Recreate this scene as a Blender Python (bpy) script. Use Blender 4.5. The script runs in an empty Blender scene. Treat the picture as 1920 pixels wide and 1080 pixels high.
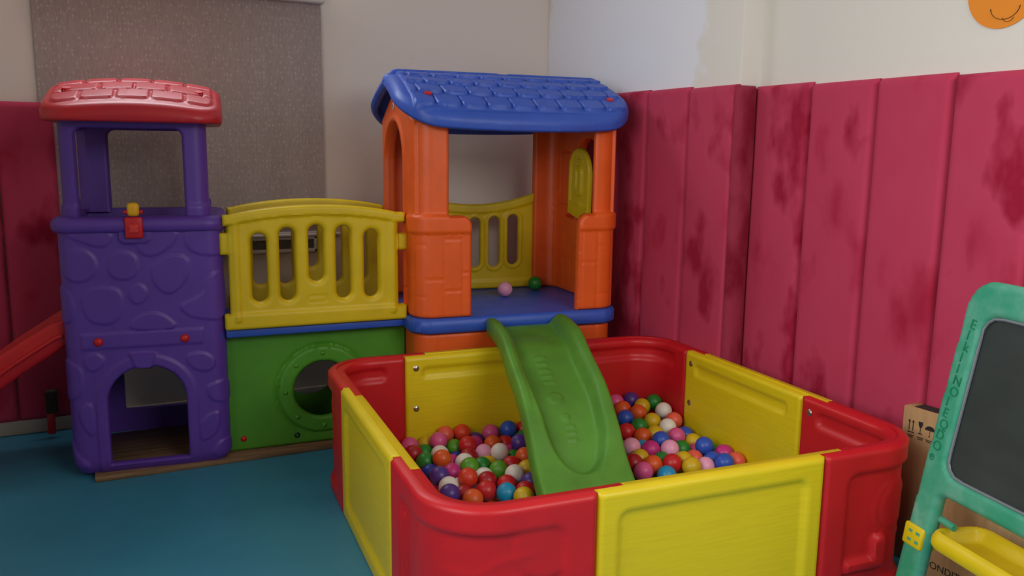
import bpy, bmesh, math, random
import numpy as np
from mathutils import Matrix, Vector

scene = bpy.context.scene
COL = scene.collection

# ------------------------------------------------------------------ camera
FPX = 1561.8
YAW, PITCH, ROLL = 0.45765, 0.16317, 0.01276
CAM_H = 1.30
def _camera():
    f = Vector((math.sin(YAW)*math.cos(PITCH), math.cos(YAW)*math.cos(PITCH), -math.sin(PITCH)))
    r0 = Vector((math.cos(YAW), -math.sin(YAW), 0)); u0 = r0.cross(f)
    r = math.cos(ROLL)*r0 + math.sin(ROLL)*u0
    u = -math.sin(ROLL)*r0 + math.cos(ROLL)*u0
    cam = bpy.data.cameras.new('camera'); ob = bpy.data.objects.new('camera', cam); COL.objects.link(ob)
    cam.sensor_width = 36; cam.lens = FPX/1920*36; cam.clip_start = .02
    m = Matrix.Identity(4)
    for i in range(3):
        m[i][0] = r[i]; m[i][1] = u[i]; m[i][2] = -f[i]
    m[0][3], m[1][3], m[2][3] = 0, 0, CAM_H
    ob.matrix_world = m
    scene.camera = ob
_camera()

# ------------------------------------------------------------------ light
scene.view_settings.view_transform = 'Standard'
scene.view_settings.look = 'None'
scene.view_settings.gamma = 1
scene.view_settings.exposure = 0.22
scene.view_settings.use_curve_mapping = False
world = bpy.data.worlds.new('world'); scene.world = world; world.use_nodes = True
world.node_tree.nodes['Background'].inputs[0].default_value = (.75, .85, 1, 1)
world.node_tree.nodes['Background'].inputs[1].default_value = 0.10
def area(name, loc, target, sx, sy, power, col, spread=180):
    l = bpy.data.lights.new(name, 'AREA'); l.shape = 'RECTANGLE'; l.size = sx; l.size_y = sy
    l.energy = power; l.color = col; l.spread = math.radians(spread)
    o = bpy.data.objects.new(name, l); COL.objects.link(o); o.location = loc
    o.rotation_euler = (Vector(target)-Vector(loc)).to_track_quat('-Z', 'Y').to_euler()
    return o
# daylight: windows of the left wall, the high window over the blind, and an added fill lamp behind the camera
area('window_light', (-1.0, .7, 1.75), (1.0, .75, 1.55), 2.0, 1.3, 27, (.97, .98, 1), 125)
area('window_light_high', (.35, 4.16, 2.42), (.75, 2.4, 1.3), 1.3, .5, 15, (.88, .94, 1))
area('fill_light_rear', (1.7, -.7, 2.2), (1.7, 1.7, .2), 1.8, .9, 19, (1, .98, .94), 130)

# ------------------------------------------------------------------ materials
def srgb(r, g, b):
    f = lambda c: (c/255/12.92 if c/255 <= .04045 else ((c/255+.055)/1.055)**2.4)
    return (f(r), f(g), f(b), 1)
class NT:
    def __init__(s, name):
        s.m = bpy.data.materials.new(name); s.m.use_nodes = True; s.t = s.m.node_tree
        s.b = s.t.nodes['Principled BSDF']
        s.co = s.t.nodes.new('ShaderNodeTexCoord')
    def node(s, typ, **kw):
        n = s.t.nodes.new(typ)
        for k, v in kw.items():
            if k in n.inputs.keys() if hasattr(n.inputs, 'keys') else False: n.inputs[k].default_value = v
            else: setattr(n, k, v)
        return n
    def link(s, a, b): s.t.links.new(a, b)
    def mapping(s, scale, coord='Object'):
        m = s.t.nodes.new('ShaderNodeMapping'); m.inputs['Scale'].default_value = scale
        s.link(s.co.outputs[coord], m.inputs[0]); return m.outputs[0]
    def noise(s, scale, detail=3, vec=None, rough=.55):
        n = s.t.nodes.new('ShaderNodeTexNoise'); n.inputs['Scale'].default_value = scale
        n.inputs['Detail'].default_value = detail; n.inputs['Roughness'].default_value = rough
        s.link(vec if vec is not None else s.co.outputs['Object'], n.inputs['Vector']); return n.outputs['Fac']
    def ramp(s, fac, stops):
        r = s.t.nodes.new('ShaderNodeValToRGB'); e = r.color_ramp.elements
        while len(e) < len(stops): e.new(.5)
        for i, (p, c) in enumerate(stops): e[i].position = p; e[i].color = c
        s.link(fac, r.inputs[0]); return r.outputs[0]
    def mix(s, fac, a, b):
        n = s.t.nodes.new('ShaderNodeMix'); n.data_type = 'RGBA'
        for val, i in ((fac, 0), (a, 6), (b, 7)):
            if isinstance(val, (int, float)): n.inputs[i].default_value = val
            elif isinstance(val, tuple): n.inputs[i].default_value = val
            else: s.link(val, n.inputs[i])
        return n.outputs[2]
    def color(s, c):
        if isinstance(c, tuple): s.b.inputs['Base Color'].default_value = c
        else: s.link(c, s.b.inputs['Base Color'])
    def bump(s, h, strength=.2, dist=.01):
        n = s.t.nodes.new('ShaderNodeBump'); n.inputs['Strength'].default_value = strength
        n.inputs['Distance'].default_value = dist; s.link(h, n.inputs['Height']); s.link(n.outputs[0], s.b.inputs['Normal'])
    def set(s, **kw):
        for k, v in kw.items(): s.b.inputs[k.replace('_', ' ')].default_value = v
        return s

def plastic(name, c, rough=.38, var=.12, spec=.5, grain=None, coat=0):
    n = NT(name); c2 = tuple(x*(1-var) for x in c[:3])+(1,)
    f = n.noise(7, 4)
    n.color(n.mix(n.ramp(f, [(.35, (0, 0, 0, 1)), (.7, (1, 1, 1, 1))]), c, c2))
    rr = n.t.nodes.new('ShaderNodeMapRange'); n.link(n.noise(18, 3), rr.inputs[0])
    rr.inputs[3].default_value = rough-.06; rr.inputs[4].default_value = rough+.10
    n.link(rr.outputs[0], n.b.inputs['Roughness'])
    n.set(Specular_IOR_Level=spec)
    n.bump(n.noise(260, 2), .06, .002)
    return n.m

M = {}
M['purple'] = plastic('purple_plastic', srgb(96, 60, 164), .42)
M['red'] = plastic('red_plastic', srgb(206, 26, 34), .4)
M['roof_red'] = plastic('roof_red_plastic', srgb(200, 38, 50), .34)
M['yellow'] = plastic('yellow_plastic', srgb(226, 196, 16), .42)
M['orange'] = plastic('orange_plastic', srgb(240, 98, 30), .42)
M['blue'] = plastic('blue_plastic', srgb(52, 92, 196), .4)
M['green'] = plastic('green_plastic', srgb(84, 156, 40), .42)
M['slide'] = plastic('slide_green_plastic', srgb(90, 150, 46), .46, .25)
n = NT('teal_plastic'); dust = n.noise(9, 6, rough=.65)
n.color(n.ramp(dust, [(.40, srgb(46, 150, 116)), (.56, srgb(78, 160, 132)), (.72, srgb(118, 172, 152))])); n.set(Roughness=.5); M['teal'] = n.m
M['letter'] = plastic('letter_green_plastic', srgb(16, 132, 88), .4)
M['latch_yellow'] = plastic('latch_yellow_plastic', srgb(240, 180, 24), .4)
M['dark_bolt'] = plastic('dark_bolt_plastic', srgb(20, 40, 26), .4)
n = NT('bolt_steel'); n.color(srgb(190, 186, 178)); n.set(Metallic=1.0, Roughness=.3); M['steel'] = n.m
# brushed yellow of the pit panels
n = NT('pit_yellow_plastic')
st = n.noise(6, 5, n.mapping((1.2, 1.2, 22)))
n.color(n.mix(n.ramp(st, [(.4, (0, 0, 0, 1)), (.68, (1, 1, 1, 1))]), srgb(228, 202, 20), srgb(220, 194, 18)))
n.set(Roughness=.4); n.bump(st, .025, .003); M['pit_yellow'] = n.m
# vinyl floor
n = NT('blue_vinyl')
f1 = n.noise(2.2, 5); f2 = n.noise(60, 3)
n.color(n.mix(n.ramp(f1, [(.3, (0, 0, 0, 1)), (.75, (1, 1, 1, 1))]), srgb(62, 144, 172), srgb(54, 130, 160)))
n.set(Roughness=.42, Specular_IOR_Level=.4); n.bump(f2, .05, .003); M['floor'] = n.m
# painted wall
def wallpaint(name, base, patch, patchpos, size):
    n = NT(name)
    d = n.t.nodes.new('ShaderNodeVectorMath'); d.operation = 'DISTANCE'
    n.link(n.co.outputs['Object'], d.inputs[0]); d.inputs[1].default_value = patchpos
    nz = n.t.nodes.new('ShaderNodeMath'); nz.operation = 'MULTIPLY_ADD'
    n.link(n.noise(5, 5), nz.inputs[0]); nz.inputs[1].default_value = .5
    n.link(d.outputs['Value'], nz.inputs[2])
    mk = n.ramp(nz.outputs[0], [(size, (1, 1, 1, 1)), (size+.07, (0, 0, 0, 1))])
    c = n.mix(mk, base, patch)
    sm = n.ramp(n.noise(9, 6, rough=.7), [(.69, (0, 0, 0, 1)), (.74, (1, 1, 1, 1))])
    c2 = n.mix(.35, c, srgb(120, 112, 104))
    n.color(n.mix(sm, c, n.mix(.4, c, c2)))
    n.set(Roughness=.75); n.bump(n.noise(45, 4), .12, .004); return n.m
M['wall'] = wallpaint('cream_wall_paint', srgb(230, 218, 206), srgb(230, 218, 206), (0, 0, -50), .1)
M['wall_patch'] = wallpaint('patched_wall_paint', srgb(222, 217, 207), srgb(228, 228, 233), (2.3, 3.55, 1.95), .95)
M['white'] = plastic('white_paint', srgb(214, 208, 200), .45, .1)
M['grey_glass'] = plastic('slot_grey', srgb(92, 92, 84), .25)
M['baseboard'] = plastic('baseboard_paint', srgb(188, 176, 160), .5)
# velvet of the wall pads: brushed nap
def velvet(name, seed, dark=1.0):  # dark scales the nap colours to paint shade into a pad
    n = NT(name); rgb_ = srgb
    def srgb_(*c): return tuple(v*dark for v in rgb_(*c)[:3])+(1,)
    mp = n.t.nodes.new('ShaderNodeMapping'); mp.inputs['Location'].default_value = (seed*3.7, seed*1.9, seed*2.3)
    mp.inputs['Scale'].default_value = (1, 1, .55); mp.inputs['Rotation'].default_value = (.35, 0, 0)
    n.link(n.co.outputs['Object'], mp.inputs[0])
    f = n.noise(4.2, 4, mp.outputs[0], .5)
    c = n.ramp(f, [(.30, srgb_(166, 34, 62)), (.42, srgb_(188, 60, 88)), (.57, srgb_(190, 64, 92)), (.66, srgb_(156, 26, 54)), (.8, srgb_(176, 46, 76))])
    n.color(c); n.set(Roughness=.85, Specular_IOR_Level=.15)
    n.b.inputs['Sheen Weight'].default_value = .35; n.b.inputs['Sheen Roughness'].default_value = .4
    n.b.inputs['Sheen Tint'].default_value = srgb(230, 120, 150)
    n.bump(n.noise(14, 4, mp.outputs[0]), .12, .01); return n.m
# blind fabric
n = NT('blind_fabric')
v = n.t.nodes.new('ShaderNodeTexVoronoi'); v.inputs['Scale'].default_value = 40; v.feature = 'F1'; v.inputs['Randomness'].default_value = .45
n.link(n.mapping((1.5, .01, 1.0)), v.inputs['Vector'])
dots = n.ramp(v.outputs['Distance'], [(.12, (1, 1, 1, 1)), (.30, (0, 0, 0, 1))])
w = n.noise(160, 2, n.mapping((1, 1, .2)))
base = n.mix(n.ramp(w, [(.35, (0, 0, 0, 1)), (.7, (1, 1, 1, 1))]), srgb(172, 157, 152), srgb(158, 144, 139))
n.color(n.mix(n.mix(.5, (0, 0, 0, 1), dots), base, srgb(206, 196, 190))); n.set(Roughness=.85)
M['blind'] = n.m
n = NT('plywood'); f = n.noise(5, 5, n.mapping((1, 9, 9)))
n.color(n.ramp(f, [(.3, srgb(104, 74, 50)), (.7, srgb(150, 118, 84))])); n.set(Roughness=.7); M['wood'] = n.m
n = NT('cardboard'); f = n.noise(60, 3, n.mapping((1, 1, .1)))
n.color(n.ramp(f, [(.3, srgb(176, 138, 92)), (.7, srgb(190, 152, 104))])); n.set(Roughness=.85); M['card'] = n.m
n = NT('print_ink'); n.color(srgb(34, 28, 26)); n.set(Roughness=.8); M['ink'] = n.m
n = NT('chalkboard_slate'); f = n.noise(4, 6, n.mapping((1, 1, 2.5)))
n.color(n.ramp(f, [(.35, srgb(38, 46, 44)), (.75, srgb(52, 60, 58))])); n.set(Roughness=.6); M['slate'] = n.m
n = NT('orange_paper'); n.color(srgb(232, 138, 34)); n.set(Roughness=.8); M['paper'] = n.m
n = NT('pink_paper'); n.color(srgb(236, 104, 134)); n.set(Roughness=.8); M['pink_paper'] = n.m
n = NT('dark_strap'); n.color(srgb(60, 52, 44)); n.set(Roughness=.7); M['strap'] = n.m
M['sticker'] = plastic('sticker_white', srgb(220, 214, 204), .4)
BALLC = dict(red=(204, 34, 38), redorange=(222, 62, 36), darkred=(170, 22, 34), orange=(226, 92, 34), coral=(236, 96, 74),
             yellow=(214, 178, 24), green=(36, 130, 44), lime=(92, 158, 40), blue=(44, 84, 184), navy=(34, 48, 140), cyan=(30, 146, 190),
             purple=(84, 52, 138), lavender=(140, 110, 190), magenta=(204, 46, 128), rose=(222, 88, 142), palepink=(242, 166, 196), white=(236, 226, 214))
for k, v_ in BALLC.items(): M['ball_'+k] = plastic('ball_'+k, srgb(*v_), .36, .08)

# ------------------------------------------------------------------ object helpers
def tag(o, label=None, cat=None, group=None, kind=None):
    if label: o['label'] = label
    if cat: o['category'] = cat
    if group: o['group'] = group
    if kind: o['kind'] = kind
    return o
def empty(name, loc, rz=0):
    o = bpy.data.objects.new(name, None); COL.objects.link(o); o.location = loc; o.rotation_euler = (0, 0, rz)
    o.empty_display_size = .05
    return o
def link_mesh(name, me, mat, parent=None):
    o = bpy.data.objects.new(name, me); COL.objects.link(o)
    if mat: me.materials.append(mat)
    if parent: o.parent = parent
    return o
def from_lists(name, V, F, mat, parent=None, smooth=True):
    me = bpy.data.meshes.new(name); me.from_pydata([tuple(map(float, v)) for v in V], [], F); me.validate(); me.update()
    bm = bmesh.new(); bm.from_mesh(me); bmesh.ops.recalc_face_normals(bm, faces=bm.faces); bm.to_mesh(me); bm.free()
    if smooth:
        me.polygons.foreach_set('use_smooth', [True]*len(me.polygons))
        me.set_sharp_from_angle(angle=math.radians(50))
    return link_mesh(name, me, mat, parent)
class MB:
    """collects shapes for one mesh"""
    def __init__(s): s.V = []; s.F = []
    def add(s, V, F):
        k = len(s.V); s.V += [tuple(map(float, v)) for v in V]; s.F += [tuple(i+k for i in f) for f in F]
    def box(s, x0, x1, y0, y1, z0, z1, bev=.004, seg=2):
        bm = bmesh.new(); bmesh.ops.create_cube(bm, size=1)
        for v in bm.verts: v.co = Vector(((x0+x1)/2+v.co.x*(x1-x0), (y0+y1)/2+v.co.y*(y1-y0), (z0+z1)/2+v.co.z*(z1-z0)))
        if bev: bmesh.ops.bevel(bm, geom=bm.edges[:], offset=bev, segments=seg, affect='EDGES', profile=.5)
        s.bm(bm)
    def bm(s, bm):
        bm.verts.index_update(); s.add([v.co for v in bm.verts], [tuple(v.index for v in f.verts) for f in bm.faces]); bm.free()
    def lathe(s, prof, o, ax, n=24):
        """prof = [(radius, height)], revolved about axis ax from o"""
        ax = Vector(ax).normalized(); a = ax.orthogonal().normalized(); b = ax.cross(a); o = Vector(o)
        V = []; F = []; m = len(prof)
        for k in range(n):
            t = 2*math.pi*k/n; d = a*math.cos(t)+b*math.sin(t)
            for r, h in prof: V.append(o+ax*h+d*max(r, 1e-5))
        for k in range(n):
            for i in range(m-1):
                p = k*m+i; q = ((k+1) % n)*m+i; F.append((p, q, q+1, p+1))
        s.add(V, F)
    def tube(s, pts, r, n=10, flat=1):
        pts = [Vector(p) for p in pts]; V = []; F = []
        for i, p in enumerate(pts):
            t = (pts[min(i+1, len(pts)-1)]-pts[max(i-1, 0)]).normalized()
            a = t.cross(Vector((.13, .21, .97))); a = a.normalized() if a.length > 1e-4 else Vector((1, 0, 0)); b = t.cross(a)
            for k in range(n):
                th = 2*math.pi*k/n; V.append(p+a*(r*math.cos(th))+b*(r*flat*math.sin(th)))
        for i in range(len(pts)-1):
            for k in range(n): F.append((i*n+k, i*n+(k+1) % n, (i+1)*n+(k+1) % n, (i+1)*n+k))
        F.append(tuple(range(n))); F.append(tuple(range((len(pts)-1)*n, len(pts)*n)))
        s.add(V, F)
    def build(s, name, mat, parent=None, smooth=True): return from_lists(name, s.V, s.F, mat, parent, smooth)

# ------------------------------------------------------------------ signed-distance helpers (numpy)
def sbox(x, z, cx, cz, hx, hz, r=0):
    qx = np.abs(x-cx)-hx+r; qz = np.abs(z-cz)-hz+r
    return np.hypot(np.maximum(qx, 0), np.maximum(qz, 0))+np.minimum(np.maximum(qx, qz), 0)-r
def srect(x, z, x0, x1, z0, z1, r=0): return sbox(x, z, (x0+x1)/2, (z0+z1)/2, (x1-x0)/2, (z1-z0)/2, r)
def scirc(x, z, cx, cz, r): return np.hypot(x-cx, z-cz)-r
def sslot(x, z, cx, z0, z1, w): return sbox(x, z, cx, (z0+z1)/2, w, (z1-z0)/2, w)
def sarch(x, z, cx, z0, z1, w):
    a = scirc(x, z, cx, z1-w, w); b = srect(x, z, cx-w, cx+w, z0, z1-w, .0)
    return np.where(z > z1-w, a, np.maximum(np.abs(x-cx)-w, z0-z))
def spoly(x, z, P):
    d = np.full(x.shape, 1e9); ins = np.zeros(x.shape, bool); n = len(P)
    for i in range(n):
        ax, az = P[i]; bx, bz = P[(i+1) % n]
        ex, ez = bx-ax, bz-az; t = np.clip(((x-ax)*ex+(z-az)*ez)/(ex*ex+ez*ez+1e-12), 0, 1)
        d = np.minimum(d, np.hypot(x-ax-t*ex, z-az-t*ez))
        c = ((az > z) != (bz > z)) & (x < (bx-ax)*(z-az)/((bz-az) if bz != az else 1e-9)+ax)
        ins ^= c
    return np.where(ins, -d, d)
def sline(x, z, P):
    d = np.full(x.shape, 1e9)
    for (ax, az), (bx, bz) in zip(P[:-1], P[1:]):
        ex, ez = bx-ax, bz-az; t = np.clip(((x-ax)*ex+(z-az)*ez)/(ex*ex+ez*ez+1e-12), 0, 1)
        d = np.minimum(d, np.hypot(x-ax-t*ex, z-az-t*ez))
    return d
def sst(e0, e1, x):
    t = np.clip((x-e0)/(e1-e0), 0, 1); return t*t*(3-2*t)
def raised(sd, h, w=.008): return h*sst(w/2, -w/2, sd)
def groove(sd, dep, w=.005): return -dep*np.exp(-(sd/w)**2)
def edge(sd, r):
    k = r-np.clip(-sd, 0, r); return r-np.sqrt(np.maximum(r*r-k*k, 0))
def smooth_poly(P, n=3):
    P = [tuple(p) for p in P]
    for _ in range(n):
        Q = []
        for i in range(len(P)):
            a = P[i]; b = P[(i+1) % len(P)]
            Q += [(a[0]*.75+b[0]*.25, a[1]*.75+b[1]*.25), (a[0]*.25+b[0]*.75, a[1]*.25+b[1]*.75)]
        P = Q
    return P

def relief_data(s0, s1, z0, z1, h, mapf, front, back, sdf=None, closed=False):
    """moulded shell: grid over (s, z); front/back give the offset along the normal; sdf < 0 is solid and its zero line becomes the edge"""
    ns = max(2, int(round((s1-s0)/h))); nz = max(2, int(round((z1-z0)/h)))
    sv = np.linspace(s0, s1, ns+1); zv = np.linspace(z0, z1, nz+1)
    if closed: sv = sv[:-1]
    S, Z = np.meshgrid(sv, zv, indexing='ij'); m, k = S.shape
    hs = (s1-s0)/ns
    nc = m if closed else m-1
    if sdf is not None:
        cs = (sv[:nc]+hs/2)[:, None]+0*zv[None, :-1]; cz = ((zv[:-1]+zv[1:])/2)[None, :]+0*sv[:nc, None]
        keep = sdf(cs, cz) < 0
    else: keep = np.ones((nc, k-1), bool)
    cnt = np.zeros((m, k), int)
    for di in (0, 1):
        for dj in (0, 1):
            ii = (np.arange(nc)+di) % m
            np.add.at(cnt, (ii[:, None], (np.arange(k-1)+dj)[None, :]), keep.astype(int))
    if sdf is not None:
        full = np.full((m, k), 4)
        full[:, 0] = full[:, -1] = 2
        if not closed: full[0, :] = np.minimum(full[0, :], 2); full[-1, :] = np.minimum(full[-1, :], 2); full[0, 0] = full[0, -1] = full[-1, 0] = full[-1, -1] = 1
        bd = (cnt > 0) & (cnt < full)
        e = 1e-4; s_ = S[bd].copy(); z_ = Z[bd].copy(); os_, oz_ = s_.copy(), z_.copy()
        for _ in range(6):
            d = sdf(s_, z_); gx = (sdf(s_+e, z_)-sdf(s_-e, z_))/(2*e); gz = (sdf(s_, z_+e)-sdf(s_, z_-e))/(2*e)
            g2 = gx*gx+gz*gz+1e-6
            s_ -= np.clip(d*gx/g2, -h, h); z_ -= np.clip(d*gz/g2, -h, h)
        lim = 1.2*h; s_ = np.clip(s_, os_-lim, os_+lim); z_ = np.clip(z_, np.maximum(oz_-lim, z0), np.minimum(oz_+lim, z1))
        S[bd] = s_; Z[bd] = z_
    used = cnt > 0
    idx = -np.ones((m, k), int); idx[used] = np.arange(used.sum()); N = int(used.sum())
    su, zu = S[used], Z[used]
    Vf = mapf(su, zu, front(su, zu)); Vb = mapf(su, zu, back(su, zu))
    V = [tuple(v) for v in np.concatenate([Vf, Vb])]
    F = []; ed = {}
    I, J = np.where(keep)
    for i, j in zip(I.tolist(), J.tolist()):
        i2 = (i+1) % m
        q = (idx[i, j], idx[i2, j], idx[i2, j+1], idx[i, j+1]); q = tuple(int(t) for t in q)
        F.append(q); F.append((q[3]+N, q[2]+N, q[1]+N, q[0]+N))
        for a, b in ((q[0], q[1]), (q[1], q[2]), (q[2], q[3]), (q[3], q[0])):
            if (b, a) in ed: del ed[(b, a)]
            else: ed[(a, b)] = 1
    for (a, b) in ed: F.append((b, a, a+N, b+N))
    return V, F
def relief(name, s0, s1, z0, z1, h, mapf, front, back, mat, parent=None, sdf=None, closed=False):
    mb = MB(); V, F = relief_data(s0, s1, z0, z1, h, mapf, front, back, sdf, closed); mb.add(V, F)
    return mb.build(name, mat, parent)
def C_(v): return lambda s, z: np.full(np.shape(s), float(v))
def plane_xz(y0): return lambda s, z, d: np.stack([s, y0-d, z], -1)        # faces -y
def plane_xy(z0): return lambda s, z, d: np.stack([s, z, z0+d], -1)        # faces up

class RR:
    """rounded rectangle seen from above, run counter-clockwise; on the front side s equals x"""
    def __init__(s, W, D, r):
        s.W, s.D, s.r = W, D, r; q = math.pi*r/2
        s.k = [r, W-r, W-r+q, W-r+q+D-2*r, W-r+2*q+D-2*r, 2*(W-2*r)+2*q+D-2*r+r, 0, 0]
        a, b = W-2*r, D-2*r
        s.seg = [a, q, b, q, a, q, b, q]; s.L = sum(s.seg)
        s.c = np.cumsum([0]+s.seg)
    def side_y(s, y): return s.r+s.c[2]+(y-s.r)          # s on the right side at depth y
    def back_x(s, x): return s.r+s.c[4]+(s.W-s.r-x)
    def left_y(s, y): return s.r+s.c[6]+(s.D-s.r-y)
    def __call__(s, sv, zv, d):
        W, D, r = s.W, s.D, s.r; t = np.mod(np.asarray(sv)-r, s.L)
        x = np.zeros_like(t); y = np.zeros_like(t); nx = np.zeros_like(t); ny = np.zeros_like(t)
        cen = [(W-r, r, -math.pi/2), (W-r, D-r, 0), (r, D-r, math.pi/2), (r, r, math.pi)]
        for i in range(8):
            m = (t >= s.c[i]) & (t <= s.c[i+1]+1e-9); u = t[m]-s.c[i]
            if i % 2 == 0:
                st = [(r, 0, 1, 0, 0, -1), (W, r, 0, 1, 1, 0), (W-r, D, -1, 0, 0, 1), (0, D-r, 0, -1, -1, 0)][i//2]
                x[m] = st[0]+u*st[2]; y[m] = st[1]+u*st[3]; nx[m] = st[4]; ny[m] = st[5]
            else:
                cx, cy, a0 = cen[i//2]; a = a0+u/max(r, 1e-6)
                nx[m] = np.cos(a); ny[m] = np.sin(a); x[m] = cx+r*nx[m]; y[m] = cy+r*ny[m]
        return np.stack([x+nx*d, y+ny*d, np.asarray(zv)+0*x], -1)
def sweep_loop(name, path, prof, n, mat, parent):
    """closed loop of a closed profile [(offset, z)] along a rounded rectangle"""
    V = []; F = []; m = len(prof)
    for o, z in prof: pass
    sv = np.linspace(0, path.L, n, endpoint=False)
    rings = [path(sv, np.full(n, z), np.full(n, o)) for o, z in prof]
    for j in range(m): V += [tuple(v) for v in rings[j]]
    for j in range(m):
        for i in range(n): F.append((j*n+i, j*n+(i+1) % n, ((j+1) % m)*n+(i+1) % n, ((j+1) % m)*n+i))
    return from_lists(name, V, F, mat, parent)
def tilemask(x, w, tw, rh, hgt=.008, tilt=.65):
    """shingle relief: w runs up the slope; each course overlaps the next one up"""
    row = np.floor(w/rh); fy = w/rh-row
    xx = x/tw+.5*np.mod(row, 2); fx = xx-np.floor(xx)
    fy2 = fy-.14*(2*fx-1)**4
    mx = sst(0, .05, .5-np.abs(fx-.5)-.018-.09*np.clip(.30-fy, 0, 1))
    my = sst(0, .055, fy2-.02)*sst(0, .05, 1-fy)
    return hgt*(1-tilt*fy)*mx*my

# ================================================================== the setting
XR1, XR2, YB, YS = 2.30, 2.40, 4.25, 2.645
def structure(o): return tag(o, kind='structure')
mb = MB(); mb.box(-1.25, 2.55, -2.6, 4.45, -.06, 0, 0); structure(mb.build('floor', M['floor'], smooth=False))
mb = MB(); mb.box(-1.25, 2.55, -2.6, 4.45, 2.85, 2.93, 0); structure(mb.build('ceiling', M['wall'], smooth=False))
mb = MB(); mb.box(-1.25, 2.55, YB, YB+.15, 0, 2.85, 0); structure(mb.build('wall_back', M['wall'], smooth=False))
mb = MB(); mb.box(XR1, 2.55, YS, YB, 0, 2.85, .006); mb.box(XR2, 2.55, -2.6, YS, 0, 2.85, 0)
structure(mb.build('wall_right', M['wall_patch']))
mb = MB(); mb.box(-1.25, -1.1, -2.6, YB, 0, 2.85, 0); structure(mb.build('wall_left', M['wall'], smooth=False))
mb = MB(); mb.box(-1.1, 2.4, -2.6, -2.45, 0, 2.85, 0); structure(mb.build('wall_front', M['wall'], smooth=False))
mb = MB(); mb.box(-1.1, XR1, YB-.02, YB, 0, .07, .004); structure(mb.build('baseboard_back', M['baseboard']))
# window low part: white frame with a grey slot below the sill, seen through the fence
w1 = empty('window_1', (.4, YB, .6)); structure(w1)
mb = MB()
for x0, x1, z0, z1 in ((-.6, .575, .18, .20), (-.6, .575, .245, .262), (.555, .575, .18, .262), (-.6, -.58, .18, .262)): mb.box(x0, x1, -.03, 0, z0, z1, .005)
mb.build('window_frame', M['white'], w1)
mb = MB(); mb.box(-.58, .555, -.008, 0, .2, .245, 0); mb.build('pane', M['grey_glass'], w1)
mb = MB(); mb.box(.05, 1.095, YB-.045, YB, .862, .876, .004); structure(mb.build('trim_1', M['white']))

# ------------------------------------------------------------------ wall pads
def pad(y0, y1, z1, label, face='x', at=2.27, th=.03, group='padded panels on the right wall', seed=0):
    """upholstered board; face 'x' looks to -x, 'y' looks to -y"""
    L = y1-y0; zb = .065
    o = empty('wall_pad', (at+th, (y0+y1)/2, zb) if face == 'x' else ((y0+y1)/2, at+th, zb))
    def front(s, z):
        sd = srect(s, z, -L/2, L/2, 0, z1-zb, .006)
        return th+.004-edge(sd, .020)-.004*(2*s/L)**2+.0015*np.sin(z*7+seed)*np.cos(s*9)
    mp = (lambda s, z, d: np.stack([-d, -s, z], -1)) if face == 'x' else (lambda s, z, d: np.stack([s, -d, z], -1))
    q = relief('wall_pad', -L/2, L/2, 0, z1-zb, .012, mp, front, C_(.001), velvet('velvet_%d' % seed, seed, .62 if seed == 6 else 1.0))  # step pad: shade and turned nap painted in as darker velvet
    q.location = o.location; bpy.data.objects.remove(o)
    q.name = 'wall_pad'; tag(q, label, 'wall pad', group)
pad(3.834, 4.20, 1.585, 'dark pink velvet wall pad hidden behind the orange playhouse, next to the room corner', seed=1)
pad(3.536, 3.832, 1.587, 'dark pink velvet wall pad shaded behind the orange playhouse wall', seed=2)
pad(3.236, 3.534, 1.583, 'narrow-looking pink velvet wall pad right beside the blue roof, in its shade', seed=3)
pad(2.936, 3.234, 1.579, 'pink velvet wall pad second from the blue roof', seed=4)
pad(2.640, 2.934, 1.572, 'pink velvet wall pad just left of the dark red pad at the wall step', seed=5)
pad(2.272, 2.368, 1.567, 'narrow velvet pad shaded dark red on the step of the wall, facing the room', 'y', 2.612, .03, seed=6)
pad(2.350, 2.644, 1.566, 'pink velvet wall pad just right of the dark red pad at the wall step', at=2.37, seed=7)
pad(2.054, 2.346, 1.558, 'pink velvet wall pad with a small hole near its top, second right of step', at=2.37, seed=8)
pad(1.766, 2.050, 1.556, 'pink velvet wall pad behind the pit corner, third right of the wall step', at=2.37, seed=9)
pad(1.480, 1.762, 1.548, 'pink velvet wall pad above the cardboard box and below the orange paper face', at=2.37, seed=10)
pad(1.180, 1.476, 1.552, 'pink velvet wall pad nearest the camera, behind the chalkboard', at=2.37, seed=11)
pad(-.392, -.17, 1.482, 'dark red velvet pad on the back wall beside the purple tower', 'y', 4.21, .035, 'padded panels on the back wall', seed=12)
pad(-.70, -.396, 1.482, 'dark red velvet pad on the back wall at the left edge of the photo', 'y', 4.21, .035, 'padded panels on the back wall', seed=13)

# ------------------------------------------------------------------ roller blind
b = empty('roller_blind', (.4, YB-.02, .88)); tag(b, 'grey-brown patterned roller blind hanging on the back wall behind the purple tower', 'blind')
mb = MB(); V = []; F = []
for i in range(61):
    x = -.62+1.24*i/60
    for z in (0, 1.12): V.append((x, .004*math.sin(i*.21)+.002*math.sin(i*.9), z))
for i in range(60): F.append((2*i, 2*i+2, 2*i+3, 2*i+1))
k = len(V); V += [(x, y+.002, z) for x, y, z in V]; F += [tuple(reversed([j+k for j in f])) for f in F]
mb.add(V, F); mb.build('fabric', M['blind'], b)
mb = MB(); mb.box(-.625, .622, -.008, .012, -.012, .006, .004); mb.build('bottom_bar', M['white'], b)
mb = MB(); mb.box(-.66, .632, -.055, .004, 1.112, 1.19, .012, 3); mb.build('cassette', M['white'], b)

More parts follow.
